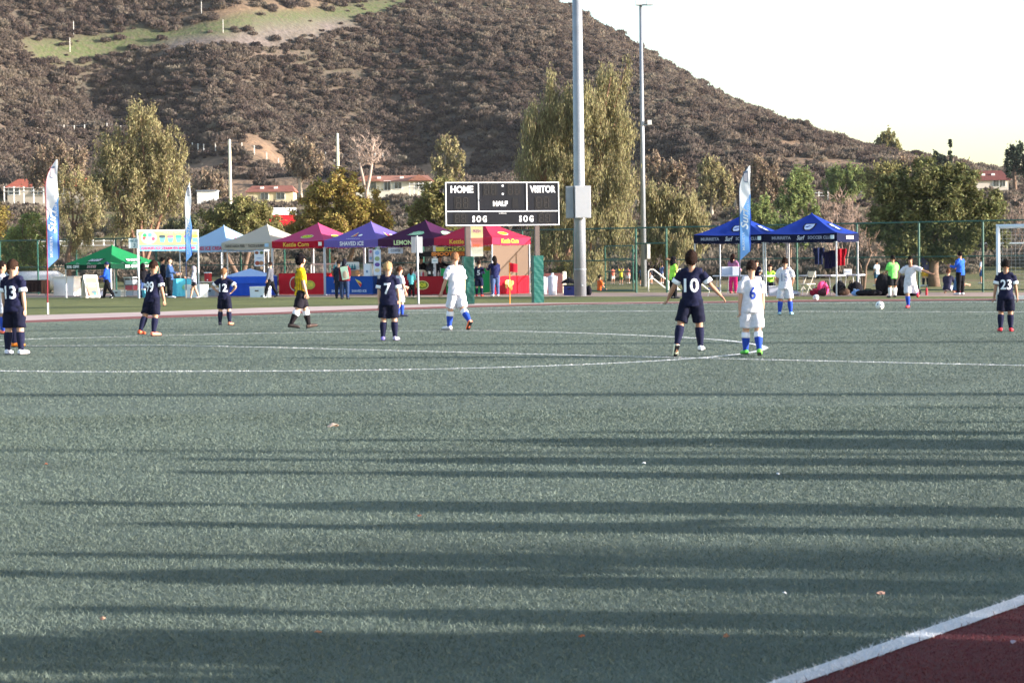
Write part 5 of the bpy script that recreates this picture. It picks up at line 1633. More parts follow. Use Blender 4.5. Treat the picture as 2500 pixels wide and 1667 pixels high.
person('navy player number 10 with arms held out and legs apart', at(1690, 871), -8, hgt(1690, 871, 633) * 1.02, number='10', numw=0.15, hair='#231713', hair_style='mop', skin='tan', shoe='#e4e4c8', shoe2='#f0f0f4', lleg=(-8, 15, 12), rleg=(3, 5, 2), lfoot=52, rfoot=0, larm=(8, 30, 22, 24), rarm=(4, 36, 10, 42), head=(-25, -3), sock=SOCKN, shirt=NAVY, legs='#15172a', band='#f0f0f4')
person('white player number 6 in green boots walking away', at(1836, 869), 3, hgt(1836, 869, 641), number='6', numcol='#2c46a0', numw=0.072, hair='#2a1d19', shoe='#58b848', shoe2='#7cc850', sock2='#eceaf2', lleg=(5, 2, 4), rleg=(-6, 2, 10), rfoot=12, larm=(-4, 8, 10, 2), rarm=(4, 8, 12, 2), head=(-18, 0), loose=1.1, **wht)
person('white player number 15 standing with hands folded in front', at(1917, 769), -12, hgt(1917, 769, 630), number='15', numcol='#8890a8', numw=0.12, hair='#221612', skin='tan', shoe='#7fa8c0', lleg=(0, 7, 0), rleg=(0, 7, 0), larm=(0, 16, 50, -12), rarm=(0, 16, 50, -12), head=(-10, 10), loose=1.12, **wht)
person('white player in red boots swinging his leg after the ball', at(2222, 752), 162, 1.42, hair='#17110f', hair_style='mop', skin='tan', shoe='#e03c44', shoe2='#e84048', lean=10, side=-3, lleg=(-34, 6, 66), lfoot=60, rleg=(8, -2, 22), larm=(24, 66, 10, 66), rarm=(-10, 42, 18, 20), face=True, head=(0, 14), loose=1.1, **wht)
person('navy player number 23 in red boots walking away near the goal', at(2456, 810), -12, hgt(2456, 810, 636), number='23', numw=0.15, hair='#14100f', skin='tan', shoe='#d83440', lleg=(-3, 4, 6), rleg=(2, 2, 2), larm=(0, 14, 14, 8), rarm=(2, 12, 12, 8), **nav)
# people along the stalls and benches
bgk = dict(vox=.021)
person('man in blue jacket and dark cap walking past the folding sign', at(262, 728), 82, hgt(262, 728, 639), shirt='#2450b8', sleeve=2, legs='#14141a', leg_len='long', hair='#2a3050', hair_style='cap', shoe='#20222a', lleg=(-20, 2, 14), rleg=(18, 2, 6), lfoot=20, larm=(14, 8, 60, 0), rarm=(10, 8, 60, 0), face=True, **bgk)
person('woman in black hooded top and jeans at the ice cream stall', at(350, 727), 20, 1.48, shirt='#17161c', sleeve=2, legs='#33466e', leg_len='long', hair='#121014', hair_style='hood', shoe='#2a2c38', lleg=(-12, 4, 4), rleg=(12, 4, 4), rarm=(30, 8, 30, 0), **bgk)
person('tall man in sunglasses and blue grey jacket by the ice cream table', at(415, 728), -95, hgt(415, 728, 630), shirt='#38527c', sleeve=2, legs='#15171f', leg_len='long', hair='#3a2a22', hair_style='crop', shoe='#e6e6ea', rarm=(20, 10, 60, -4), larm=(20, 10, 60, -4), face=True, stocky=1.12, **bgk)
person('person with black hair behind the man in sunglasses', at(398, 722), -60, 1.72, shirt='#1b2030', sleeve=2, legs='#17181f', leg_len='long', hair='#120f10', **bgk)
person('child in grey hoodie and black shorts walking left with bare legs', at(474, 729), 95, hgt(474, 729, 650), shirt='#9a9aac', sleeve=2, legs='#17171e', leg_len='mini', hair='#a09aa4', hair_style='hood', shoe='#b0a8a8', lleg=(-16, 3, 6), rleg=(16, 3, 4), larm=(20, 8, 80, 0), rarm=(20, 8, 80, 0), face=True, **bgk)
person('boy in grey pullover and black trousers walking past the beige stall', at(661, 726), 70, hgt(661, 726, 639), shirt='#54565f', sleeve=2, legs='#16171c', leg_len='long', hair='#2e211c', shoe='#4a5266', lleg=(20, 3, 4), rleg=(-16, 3, 14), rfoot=18, face=True, **bgk)
sw = person('woman in dark red cape with a picture panel on her back', at(842, 731), -6, 1.55, shirt='#5e1424', sleeve=2, legs='#2c3c5e', leg_len='long', hair='#1c1c26', hair_style='long', shoe='#22242c', loose=1.35, larm=(20, 8, 50, -8), rarm=(20, 8, 50, -8), **bgk)
MB().box((.06, -.27, 1.02), (.28, .02, .5), Matrix.Rotation(R(-10), 3, 'Y')).build('picture_panel', ink('#bfe0cc'), sw)
MB().ell((.07, -.285, .95), (.09, .012, .15), 12, 8).build('picture_print', ink('#b8a898'), sw)
person('person in dark clothes standing beside the woman with the picture panel', at(828, 729), -12, 1.5, shirt='#1e2638', sleeve=2, legs='#1b2234', leg_len='long', hair='#1a1416', shoe='#1c1c22', **bgk)
person('vendor in black standing behind the dark table', row(1) - u33 * 1.6 + v33 * 1.3, 170, 1.62, shirt='#131216', sleeve=2, legs='#141418', leg_len='long', hair='#1a1414', hair_style='cap', skin='tan', larm=(20, 10, 60, -6), rarm=(20, 10, 60, -6), face=True, **bgk)
person('vendor in black reaching for bottles behind the red table', row(0) - u33 * 3.5 + v33 * 1.2, 230, 1.66, shirt='#141317', sleeve=2, legs='#141418', leg_len='long', hair='#14100f', skin='tan', larm=(75, 6, 12, 4), rarm=(35, 10, 40, 0), face=True, **bgk)
person('small girl in turquoise top and black leggings at the lemonade table', at(1005, 727), -8, 1.14, shirt='#5fb8c4', sleeve=2, legs='#16161c', leg_len='long', hair='#2a1a16', hair_style='long', shoe='#b8bcc8', larm=(20, 10, 60, -6), rarm=(20, 10, 60, -6), kidhead=1.12, **bgk)
jp = person('child in navy hooded jacket with ball print behind the padded post', at(1170, 724), -8, 1.42, shirt='#151a34', sleeve=2, legs='#181c38', hair='#2c1e1a', sock='#1c2038', shoe='#c03c30', number='5', numcol='#e8e8ee', numw=0.09, rarm=(30, 8, 70, -4), **bgk)
person('woman in navy jacket and jeans with dark long hair leaning on the stall', at(1209, 724), 14, hgt(1209, 724, 626), shirt='#20244c', sleeve=2, legs='#48587e', leg_len='long', hair='#1c1412', hair_style='long', shoe='#e8e8ec', larm=(50, 8, 40, 0), rarm=(20, 8, 30, 0), lean=6, lleg=(-6, 3, 0), **bgk)
person('coach in neon lime shirt and black trousers with a hand at the head', at(1645, 729), -70, hgt(1645, 729, 628), shirt='#a8ec58', sleeve=.7, legs='#15161c', leg_len='long', hair='#121116', hair_style='hood', skin='brown', shoe='#1c1e28', larm=(150, 20, 110, -10), rarm=(0, 12, 14, 6), face=True, stocky=1.2, **bgk)
CASTER = person('man in neon green shirt and black shorts watching with his back turned', at(2180, 727), 12, hgt(2180, 727, 624), shirt='#7eea70', sleeve=.85, legs='#14161c', hair='#15110f', skin='tan', sock='#e8e8ec', shoe='#20222c', rleg=(10, 4, 2), larm=(14, 8, 60, -4), rarm=(14, 8, 60, -4), stocky=1.12, **bgk)
person('man in bright blue jacket and black trousers looking at his phone', at(2345, 720), 42, hgt(2345, 720, 615), shirt='#2c5cc8', sleeve=2, legs='#131318', leg_len='long', hair='#120f10', skin='tan', shoe='#e4e4ea', larm=(25, 8, 80, -4), rarm=(20, 8, 70, -4), head=(0, 12), stocky=1.1, **bgk)
person('woman in mauve top and magenta trousers behind the team table', G(1790, 716), -30, 1.55, shirt='#a06c94', sleeve=2, legs='#d02a78', leg_len='long', hair='#2a1a18', hair_style='long', shoe='#e07070', larm=(25, 10, 50, 0), rarm=(25, 10, 50, 0), **bgk)
person('child in navy player kit at the team table', G(1848, 721), 160, 1.3, hair='#33241c', face=True, vox=.021, number='8', numw=0.08, larm=(20, 10, 60, 0), rarm=(20, 10, 60, 0), shoe='#e0e0e8', **nav)
person('man in purple striped shirt and yellow shorts beyond the fence', (W(2260, 700, 92).x, 92, 0), 20, 1.62, shirt='#4a4a72', sleeve=.8, legs='#c8a030', hair='#2c2420', shoe='#d8d8dc', sock='#20222c', larm=(10, 20, 60, 0), rarm=(10, 20, 60, 0), **bgk)
for i, (px, Y, rz, h_, sh_, lg_, lab, kw) in enumerate((
        (2142, 96, 30, 1.2, '#d8e0ea', '#31506a', 'small player in pale blue shirt beyond the fence behind the bags', {}),
        (2398, 99, 60, 1.25, '#c8d4e8', '#2c4a80', 'small player with dark bib beyond the fence left of the goal post', {}),
        (1498, 115, 20, 0.95, '#d86a58', '#d0c8c0', 'child in red top beyond the gate', {}),
        (1518, 111, 180, 0.95, '#e0d040', '#5a6a38', 'child in yellow top with both arms raised beyond the gate', dict(larm=(165, 14, 10, 10), rarm=(165, 14, 10, 10))),
        (1535, 117, -20, 0.95, '#d88a80', '#e8e0e0', 'child in pink top beyond the gate', {}),
        (1568, 108, 10, 0.95, '#3f5f88', '#22242c', 'child in blue and dark kit left of the handrails', {}),
        (1592, 113, 60, 0.95, '#24262e', '#e0dcd8', 'child in dark top between the handrails', {}),
        (1618, 115, -40, 1.1, '#5a6c98', '#d8d4d0', 'person in grey blue top beyond the handrails', {}))):
    x = (px - 1250) / FPX * Y
    person(lab, (x, Y, 0), rz, h_, shirt=sh_, legs=lg_, hair='#241a16', skin='tan', shoe='#d0d0d4', vox=.026, z0=0.0, **kw)
seatk = dict(lleg=(88, 6, 88), rleg=(84, 6, 84), sit=True)
person('woman in neon lime vest seated behind the team table', G(1880, 719), 175, 1.5, shirt='#a8e850', sleeve=.5, legs='#1c2430', leg_len='long', hair='#2a1c18', skin='tan', shoe='#3a8fb0', z0=-.36, larm=(30, 10, 60, -6), rarm=(30, 10, 60, -6), face=True, vox=.021, **seatk)
person('child in orange shirt sitting by the gate with one arm raised', (W(1464, 712, 91).x, 91, 0), -60, 1.3, shirt='#e8682c', legs='#2a2a34', hair='#1c1512', skin='tan', shoe='#d8d8dc', z0=-.60, larm=(70, 10, 10, 4), rarm=(20, 10, 30, 0), vox=.02, **seatk)
person('player in dark hooded top sitting on the ground beside the big tree trunk', G(2312, 716), -30, 1.5, shirt='#2c2c42', sleeve=2, legs='#dcdce4', hair='#5a3c2c', shoe='#e8e8ea', z0=-.58, larm=(40, 10, 40, 0), rarm=(40, 10, 40, 0), lean=18, vox=.021, lleg=(100, 12, 110), rleg=(96, 10, 100), sit=True)
person('player in blue top kneeling beside the seated hooded player', G(2334, 718), -70, 1.4, shirt='#486a8c', sleeve=.8, legs='#8c2030', hair='#4a3428', shoe='#e0e0e4', z0=-.52, lean=14, vox=.021, lleg=(95, 8, 100), rleg=(20, 6, 100), sit=True, larm=(30, 8, 50, 0), rarm=(30, 8, 50, 0))
# ---- turn the raw solids into continuous surfaces
bpy.context.view_layer.update()
dg = bpy.context.evaluated_depsgraph_get()
for o, wr, seed, extra in REMESH:
    me2 = bpy.data.meshes.new_from_object(o.evaluated_get(dg))
    nv = len(me2.vertices)
    co = np.empty(nv * 3, np.float32)
    me2.vertices.foreach_get('co', co)
    co = co.reshape(-1, 3)
    if wr:
        no = np.empty(nv * 3, np.float32)
        me2.vertices.foreach_get('normal', no)
        no = no.reshape(-1, 3)
        x, y, z = co.T.astype(float)
        w_ = fbm(x * 11 + z * 5 + seed, z * 16 - x * 6 + y * 7, seed, 3) - .5
        w2 = np.sin((z * 1.2 + x * .9 * np.sign(y)) * 34 + 5 * fbm(x * 5, z * 5, seed + 1, 2)) * .35
        co = co + no * ((w_ * 2.4 + w2) * wr)[:, None]
        me2.vertices.foreach_set('co', np.ascontiguousarray(co, np.float32).ravel())
    if extra:
        bm = bmesh.new()
        bm.from_mesh(me2)
        vs = [bm.verts.new(p) for p in extra.v]
        for f in extra.f:
            bm.faces.new([vs[i] for i in f])
        bm.to_mesh(me2)
        bm.free()
    if not me2.materials:
        me2.materials.append(o.data.materials[0])
    me2.polygons.foreach_set('use_smooth', np.ones(len(me2.polygons), bool))
    me2.polygons.foreach_set('material_index', np.zeros(len(me2.polygons), np.int32))
    me2.name = o.data.name
    old = o.data
    o.modifiers.clear()
    o.data = me2
    bpy.data.meshes.remove(old)
for t, so, num, col, nw, c, k in DEFER:
    bvh = BVHTree.FromPolygons([v.co.copy() for v in so.data.vertices], [tuple(p.vertices) for p in so.data.polygons])
    c = Vector(c)
    def proj(a, b_):
        o_ = Vector((c.x + a, c.y - 1.0, c.z + b_))
        hit = bvh.ray_cast(o_, Vector((0, 1, 0)))
        return (hit[0] if hit[0] is not None else Vector((c.x + a, c.y - .08 * k, c.z + b_))) + Vector((0, -.006, 0))
    hh = .14 * k
    v_, f_ = text2d(num, 1.0, .022)
    v_ = v_ * np.array([nw * k / (np.ptp(v_[:, 0]) + 1e-9), hh / (np.ptp(v_[:, 1]) + 1e-9)])
    decal('jersey_number', (v_, f_), ink(col), proj, t, sub=3)
# referee pinstripes and watch
rb = next(ch for ch in ref.children if ch.name.startswith('shirt'))
bvh = BVHTree.FromPolygons([v.co.copy() for v in rb.data.vertices], [tuple(p.vertices) for p in rb.data.polygons])
RHT = ref['height']
for a in np.linspace(-80, 260, 22):
    d = Vector((math.sin(R(a)), -math.cos(R(a)), 0))
    pts = []
    for z in np.linspace(.50, .78, 9):
        hit = bvh.ray_cast(Vector((0, 0, z * RHT)), d)
        if hit[0] is not None and hit[0].xy.length < .13 * RHT:
            pts.append(hit[0] + d * .003)
    if len(pts) > 3:
        MB().tube(pts, .0045, 4).build('pinstripe', DARK, ref)
# spectators outside the side line to the right of the view: their long shadows cross the near turf
kids = {o['label']: o for o in sc.objects if o.type == 'EMPTY' and o.name.startswith('person')}
SPECT = [(CASTER, 'spectator in neon green shirt standing outside the side line'),
         (kids['tall man in sunglasses and blue grey jacket by the ice cream table'], 'spectator in blue grey jacket standing outside the side line'),
         (kids['person with black hair behind the man in sunglasses'], 'spectator in black clothes standing outside the side line'),
         (kids['woman in mauve top and magenta trousers behind the team table'], 'spectator in mauve top standing outside the side line'),
         (kids['woman in navy jacket and jeans with dark long hair leaning on the stall'], 'spectator in navy jacket and jeans standing outside the side line')]
def caster(Yc, x, rz, k=1.1):
    """spectator at x whose shadow crosses the right edge of the view at depth Yc"""
    src, lab = rs_c.choice(SPECT)
    o = dup(src, (x, Yc + (.22 * Yc - x) * math.tan(R(SUN_AZ - 90)), 0), R(rz), lab, 'spectators along the side line')
    o.scale = (k, k, k)
rs_c = random.Random(4)
for Yc, x in ((19.6, 11.6), (17.9, 10.8), (16.8, 8.6), (16.0, 7.6), (15.6, 9.8), (14.4, 7.2), (13.5, 6.4), (11.7, 6.6), (10.8, 6.2), (9.62, 5.4), (9.0, 5.6), (8.1, 6.6), (7.6, 7.2), (7.25, 4.8), (6.9, 6.4), (6.6, 5.0)):
    caster(Yc, x, rs_c.uniform(30, 150), rs_c.uniform(.98, 1.12))
# ================================================================= STALL FURNITURE AND SMALL THINGS
def cloth_table(label, a, b, depth, h, col, drop=.03, name='draped_table', sc_=None):
    """table under a cloth whose front runs from ground point a to b"""
    d = b - a
    ang = math.atan2(d.y, d.x)
    w = d.length
    t = thing(name, label, 'table', (a + b) / 2, ang)
    MB().box((0, depth / 2, h - .02), (w, depth, .035)).build('table_top', PALE, t)
    for sx in (-1, 1):
        for sy in (.06, depth - .06):
            MB().box((sx * (w / 2 - .06), sy, h / 2 - .02), (.035, .035, h - .04)).build('leg', STEEL, t)
    m = cloth(col)
    c = MB()
    def f(u, v):
        # v 0..1 front drop, then top
        return ((u - .5) * (w + .05), -.03 - .012 * math.sin(u * 40) * (1 - v) + (0 if v < .999 else .03), drop + (h + .012 - drop) * v)
    c.grid(f, 40, 4)
    c.grid(lambda u, v: ((u - .5) * (w + .05), -.03 + v * (depth + .05), h + .012), 4, 2)
    for s in (-1, 1):
        c.grid(lambda u, v: (s * (w / 2 + .025 + .01 * math.sin(u * 20) * (1 - v)), -.03 + u * (depth + .05), drop + (h + .012 - drop) * v), 12, 3)
    c.build('tablecloth', m, t)
    return t, w, h
def fr_print(t, shape, col, x, z, y=-.055, name='print', sub=0):
    return decal(name, shape, ink(col), lambda a, b_: Vector((x + a, y, z + b_)), t, sub)
def on_row(k, f, back=.3):
    """point f metres from the right leg of stall k, back metres behind the front line"""
    return row(k) - u33 * f + v33 * back
# red cloth table of the magenta kettle corn stall
t, w, h = cloth_table('bright red draped table under the magenta canopy', on_row(3, 2.6, .1), on_row(3, .1, .1), .7, .95, '#d0202e')
fr_print(t, ellipse2d(.3, .32), '#e8d8c8', -.35, .5); fr_print(t, ellipse2d(.25, .27), '#b83028', -.35, .5, -.06); fr_print(t, ellipse2d(.34, .2), '#c8c050', .45, .45); fr_print(t, text2d('BQB', .22, .01, width=.44), '#f0e050', .45, .45, -.06, 'lettering')
t, w, h = cloth_table('blue draped table with watermelon print under the violet canopy', on_row(2, 2.85, .05), on_row(2, .35, .05), .7, .80, '#1c4c9c')
for x in (-.6, .5):
    fr_print(t, poly2d([(-.16, .2), (.12, -.16), (.2, .0), (.1, .1)]), '#e0d060', x, .5); fr_print(t, poly2d([(-.06, .1), (.12, -.13), (.18, .0)]), '#d03040', x + .02, .48, -.06)
    fr_print(t, text2d('SHAVED ICE', .15, .004, width=.8), '#c8d8ec', x + .05, .18, -.055, 'lettering')
t2, w, h = cloth_table('black draped table at the edge of the violet stall', on_row(1, 2.9, .15), on_row(1, 2.0, .15), .6, .80, '#131a1c')
fr_print(t2, poly2d([(-.1, 0), (.0, .1), (.12, .02), (0, -.04)]), '#2a9a4a', -.1, .52)
t3, w, h = cloth_table('dark red draped table with yellow logo under the lemonade canopy', on_row(1, 1.9, -.1), on_row(0, 2.5, -.1), .7, .78, '#981c26')
fr_print(t3, ellipse2d(.34, .19), '#e8d890', .2, .42); fr_print(t3, ellipse2d(.30, .16), '#7a8a2a', .2, .42, -.06); fr_print(t3, text2d('BQB', .2, .01, width=.42), '#e0d840', .2, .42, -.065, 'lettering')
fr_print(t3, ellipse2d(.16, .2), '#c84838', -.25, .42)
t4, w, h = cloth_table('cyan draped table with fruit print at the ice cream stall', G(432, 725), G(476, 724), .7, .78, '#58c0dc')
fr_print(t4, ellipse2d(.2, .14), '#78b890', 0, .42); fr_print(t4, ellipse2d(.1, .09), '#c83a70', .08, .28, -.06)
# collapsed blue shelter: low pyramid top over a blue skirted frame
q0, q1 = G(548, 724), G(654, 723)
t5, w, h = cloth_table('royal blue draped stand with a low pale blue peaked top', q0, q1, 1.3, .85, '#1c48b4', name='draped_stand')
pk = MB(); pk.add([(-w / 2 - .05, -.06, .86), (w / 2 + .05, -.06, .86), (w / 2 + .05, 1.36, .86), (-w / 2 - .05, 1.36, .86), (0, .65, 1.2)], [(0, 1, 4), (1, 2, 4), (2, 3, 4), (3, 0, 4)]); pk.build('peaked_top', cloth('#a8c4ea', transl=.2), t5)
MB().grid(lambda u, v: ((u - .5) * (w + .1), -.075 - .01 * math.sin(u * 24), .56 + v * .3), 24, 2).build('valance', cloth('#2456c8'), t5)
def cooler(label, px, py, w, d, h, col, lid='#f2f2f2', rz=-33):
    q = G(px, py)
    t = thing('cooler_box', label, 'cooler', q, R(rz))
    MB().box((0, 0, h * .42), (w, d, h * .84), taper=1.03).build('body', paint(col), t)
    MB().box((0, 0, h * .92), (w * 1.05, d * 1.05, h * .15)).build('lid', paint(lid), t)
    MB().box((0, -d / 2 - .015, h * .62), (w * .25, .03, .05)).build('latch', DARK, t)
    for s in (-1, 1):
        MB().box((s * (w / 2 + .02), 0, h * .66), (.04, d * .4, .05)).build('handle', paint('#c8c8cc'), t)
    return t
cooler('large white cooler in front of the ice cream stall with the grey hoodie child', 480, 726, .85, .5, .55, '#e4ecf2')
cooler('white cooler standing at the corner of the blue skirted stand', 636, 726, .75, .45, .46, '#dfe8f2')
cooler('grey cooler under the beige canopy beside the red jug', 520, 722, .6, .45, .35, '#9aa2ac')
def jug(label, loc, r_, h, col, lid='#f0f0f0'):
    t = thing('drink_jug', label, 'jug', loc)
    MB().lathe([(r_ * .9, 0), (r_, .03), (r_, h * .85), (r_ * .95, h * .88)], 18).build('body', paint(col), t, smooth=False)
    MB().lathe([(r_ * 1.05, h * .88), (r_ * 1.05, h * .97), (r_ * .5, h)], 18).build('lid', paint(lid), t)
    MB().box((0, -r_ - .03, .07), (.04, .07, .05)).build('tap', paint(lid), t)
    return t
q = G(506, 722)
jt = thing('folding_table', 'small folding table holding the red drink jug', 'table', q)
MB().box((0, .2, .62), (.7, .5, .03)).build('table_top', PALE, jt)
for sx in (-1, 1):
    for sy in (0, .4):
        MB().box((sx * .3, sy, .31), (.03, .03, .6)).build('leg', STEEL, jt)
jug('red round drink jug with white lid at the beige stall', q + Vector((.02, .2, .635)), .17, .42, '#b01c28')
# syrup rack, machine and boxes on the blue table
rk = thing('bottle_rack', 'white slatted rack of teal syrup bottles on the blue table', 'rack', on_row(2, 2.1, .3), A33)
MB().box((0, .12, 1.08), (1.3, .3, .03)).build('shelf', WHITE, rk); MB().box((0, .26, 1.25), (1.3, .02, .36)).build('back', WHITE, rk)
MB().box((0, -.035, 1.12), (1.3, .015, .07)).build('rail', paint('#26304c'), rk)
for s in (-1, 1):
    MB().box((s * .64, .12, .955), (.02, .3, .27)).build('side', paint('#b88a5c'), rk)
MB().box((0, .26, .94), (1.24, .02, .24)).build('lower_back', paint('#c89468'), rk)
for k in range(9):
    bt = tag(MB().lathe([(.045, 0), (.045, .14), (.018, .19), (.018, .24)], 10, tuple(rk.location + Matrix.Rotation(A33, 3, 'Z') @ Vector((-.56 + k * .14, .06, 1.097)))).build('syrup_bottle', paint('#2a7f86' if k % 3 else '#58b0b4')), ('dark teal syrup bottle standing in the white rack' if k % 3 else 'pale teal syrup bottle standing in the white rack'), 'bottle', 'syrup bottles in the rack')
mc = thing('ice_machine', 'white boxy shaved ice machine at the right end of the blue table', 'machine', on_row(2, .78, .3) + Vector((0, 0, .812)), A33)
MB().box((0, .1, .25), (.34, .34, .5)).build('housing', paint('#e8ecf2'), mc); MB().box((.22, .1, .25), (.1, .3, .48)).build('side_panel', WHITE, mc); MB().ell((0, -.075, .2), (.06, .015, .06), 12, 8).build('dial', paint('#7a9ab8'), mc); MB().box((.03, .1, .52), (.4, .3, .05)).build('lid', WHITE, mc)
# hanging menu boards
def board(label, px0, px1, py0, py1, Y, col, prints, name='menu_board', tilt=0):
    c = W((px0 + px1) / 2, (py0 + py1) / 2, Y)
    w, h = (px1 - px0) * Y / FPX, (py1 - py0) * Y / FPX
    t = thing(name, label, 'board', c)
    MB().box((0, 0, 0), (w, .02, h)).build('panel', ink(col), t)
    for s in (-1, 1):
        MB().tube([(s * w * .4, 0, h / 2), (s * w * .4, 0, h / 2 + .12)], .006, 4).build('cord', DARK, t)
    for x, z, a, b_, c_ in prints:
        decal('print', ellipse2d(a * w, b_ * h, 12), ink(c_), lambda p, r_: Vector((x * w + p, -.014, z * h + r_)), t)
    return t
board('hanging food menu board with pictures under the beige canopy', 621, 645, 612, 650, on_row(4, .5).y - .1, '#dfe8f2', [(-.25, .36, .2, .1, '#8a5a48'), (.25, .36, .2, .1, '#6a7a58'), (-.2, -.3, .25, .14, '#a85a4a'), (.2, -.3, .25, .14, '#b88a68'), (0, .02, .3, .04, '#a8bcd8')])
board('tall hanging picture menu of shaved ice flavours at the right of the violet stall', 912, 930, 610, 672, on_row(2, .0, -.15).y, '#d4e2f4', [(0, .38, .3, .09, '#8ab0e0'), (0, .15, .35, .09, '#98b088'), (0, -.08, .35, .08, '#6a58a8'), (0, -.3, .35, .08, '#d0c8a8')])
board('narrow picture strip hanging beside the flavour menu', 900, 910, 608, 640, on_row(2, .25, -.1).y, '#d8c8d0', [(0, .3, .35, .12, '#b06888'), (0, -.2, .35, .12, '#88a8c8')])
c_ = board('small hanging sign reading COFFEE under the lemonade canopy', 948, 984, 605, 619, on_row(1, 2.2, -.05).y, '#c4cad8', [])
decal('lettering', text2d('COFFEE', .14, .003, width=.42), ink('#3a3f50'), lambda a, b_: Vector((a, -.014, b_)), c_)
sm = board('yellow green sign reading SMOOTHIES under the red canopy', 1064, 1204, 603, 613, on_row(0, 1.5, .1).y, '#b8ac48', [])
decal('lettering', text2d('SMOOTHIES', .2, .004, width=1.5), ink('#20243a'), lambda a, b_: Vector((a - .1, -.014, b_)), sm)
sm = board('black sign with orange SMOOTHIES lettering under the lemonade canopy', 1022, 1148, 614, 626, on_row(0, 2.6, .2).y, '#17151a', [])
decal('lettering', text2d('SMOOTHIES', .2, .014, width=1.4), ink('#e8924a'), lambda a, b_: Vector((a + .15, -.014, b_)), sm)
board('small white notice on the canopy leg between lemonade and red stalls', 1054, 1069, 631, 643, on_row(1, .0, -.1).y, '#e4eef0', [(0, 0, .35, .1, '#88b8c0')], name='notice')
# drinks on the lemonade table
def on_t3(f, b_):
    return on_row(0, f, b_) + Vector((0, 0, .792))
for f, lab in ((3.25, 'black airpot with white label at the left of the pair on the red table'), (3.02, 'black airpot with white label at the right of the pair on the red table')):
    a_ = thing('airpot', lab, 'airpot', on_t3(f, .1))
    MB().lathe([(.09, 0), (.095, .03), (.095, .26), (.07, .3), (.05, .34)], 16).build('body', DARK, a_); MB().box((0, -.1, .15), (.1, .01, .12)).build('label_plate', WHITE, a_); MB().tube([(0, -.02, .34), (0, -.12, .34), (0, -.13, .3)], .018, 6).build('spout', DARK, a_)
for i, (f, c1) in enumerate(((4.1, '#e8e8f0'), (4.0, '#d0c0d0'), (3.88, '#b86a78'), (3.7, '#e0e0e8'), (3.6, '#c03848'), (2.85, '#e8e0d8'))):
    tag(MB().lathe([(.035, 0), (.045, .13), (.045, .14), (.02, .15), (.012, .22)], 10, tuple(on_t3(f, .12 + .05 * (i % 2)))).build('drink_cup', paint(c1)), ('white cup at the left end of the dark red table', 'pale lilac cup beside the white end cup', 'dusty pink cup on the dark red table', 'pale cup left of the bright red cup', 'bright red cup left of the airpots', 'cream cup right of the airpots')[i], 'cup', 'cups on the lemonade table')
pp = thing('popcorn_display', 'pale tray of paper bags behind the red table', 'tray', on_t3(3.95, .45))
MB().box((0, 0, .09), (.5, .3, .18), taper=1.1).build('tray', paint('#d8c8b0'), pp); MB().ell((0, 0, .2), (.22, .13, .08), 12, 8).build('contents', paint('#e8dcb8'), pp)
# black round smoker oven in the lemonade stall
ov = thing('smoker_oven', 'large round black smoker oven behind the lemonade table', 'oven', on_row(1, .95, 1.5), A33)
MB().ell((0, 0, .98), (.5, .42, .5), 20, 14).build('drum', mat('black_iron', (.012, .012, .014), rough=.5), ov, smooth=True)
for sx in (-1, 1):
    MB().tube([(sx * .3, 0, 0), (sx * .25, 0, .65)], .03, 6).build('leg', DARK, ov)
MB().tube([(.2, 0, 1.4), (.2, 0, 1.75)], .05, 8).build('chimney', DARK, ov)
# green backdrop, banner under the scoreboard
q0, q1 = G(1076, 720), G(1196, 719)
gb = thing('green_backdrop', 'bright green cloth backdrop behind the padded scoreboard post', 'backdrop', q0)
dd = q1 - q0
MB().grid(lambda a, b_: tuple(dd * a + Vector((0, .02 * math.sin(a * 30), .1 + b_ * 1.02 - .08 * math.sin(a * math.pi)))), 30, 4).build('sheet', cloth('#2aa860', transl=.15), gb)
for a in (0, 1):
    MB().tube([dd * a + Vector((0, 0, -.02)), dd * a + Vector((0, 0, 1.15))], .02, 6).build('pole', STEEL, gb)
MB().ell(tuple(dd * .22 + Vector((0, -.04, .42))), (.16, .01, .16), 16, 8).build('round_print', ink('#d8ecd8'), gb)
q = G(1166, 735)
vb = thing('vertical_banner', 'tall white and red vertical banner beside the left scoreboard post', 'banner', q)
z1_, z2_ = W(1166, 553, q.y).z, W(1166, 626, q.y).z
wv = 30 * q.y / FPX
for a0, a1, cc in ((0, .32, '#f0ecd8'), (.32, .62, '#e88a80'), (.62, 1.0, '#f4ecb0')):
    MB().grid(lambda a, b_: ((a - .5) * wv, .02 * math.sin(b_ * 5), z2_ + (z1_ - z2_) * (a0 + (a1 - a0) * b_)), 4, 4).build('sheet', cloth(cc, transl=.35), vb)
MB().tube([(-wv / 2, 0, 0), (-wv / 2, 0, z1_ + .05)], .018, 6).build('pole', STEEL, vb)
decal('lettering', text2d('SWEET', .14, .004, width=.28), ink('#d8703a'), lambda a, b_: Vector((a, -.05, z2_ + (z1_ - z2_) * .36 + b_)), vb)
decal('lettering', text2d('FRESH', .14, .004, width=.26), ink('#b0508a'), lambda a, b_: Vector((a, -.05, z2_ + (z1_ - z2_) * .84 + b_)), vb)
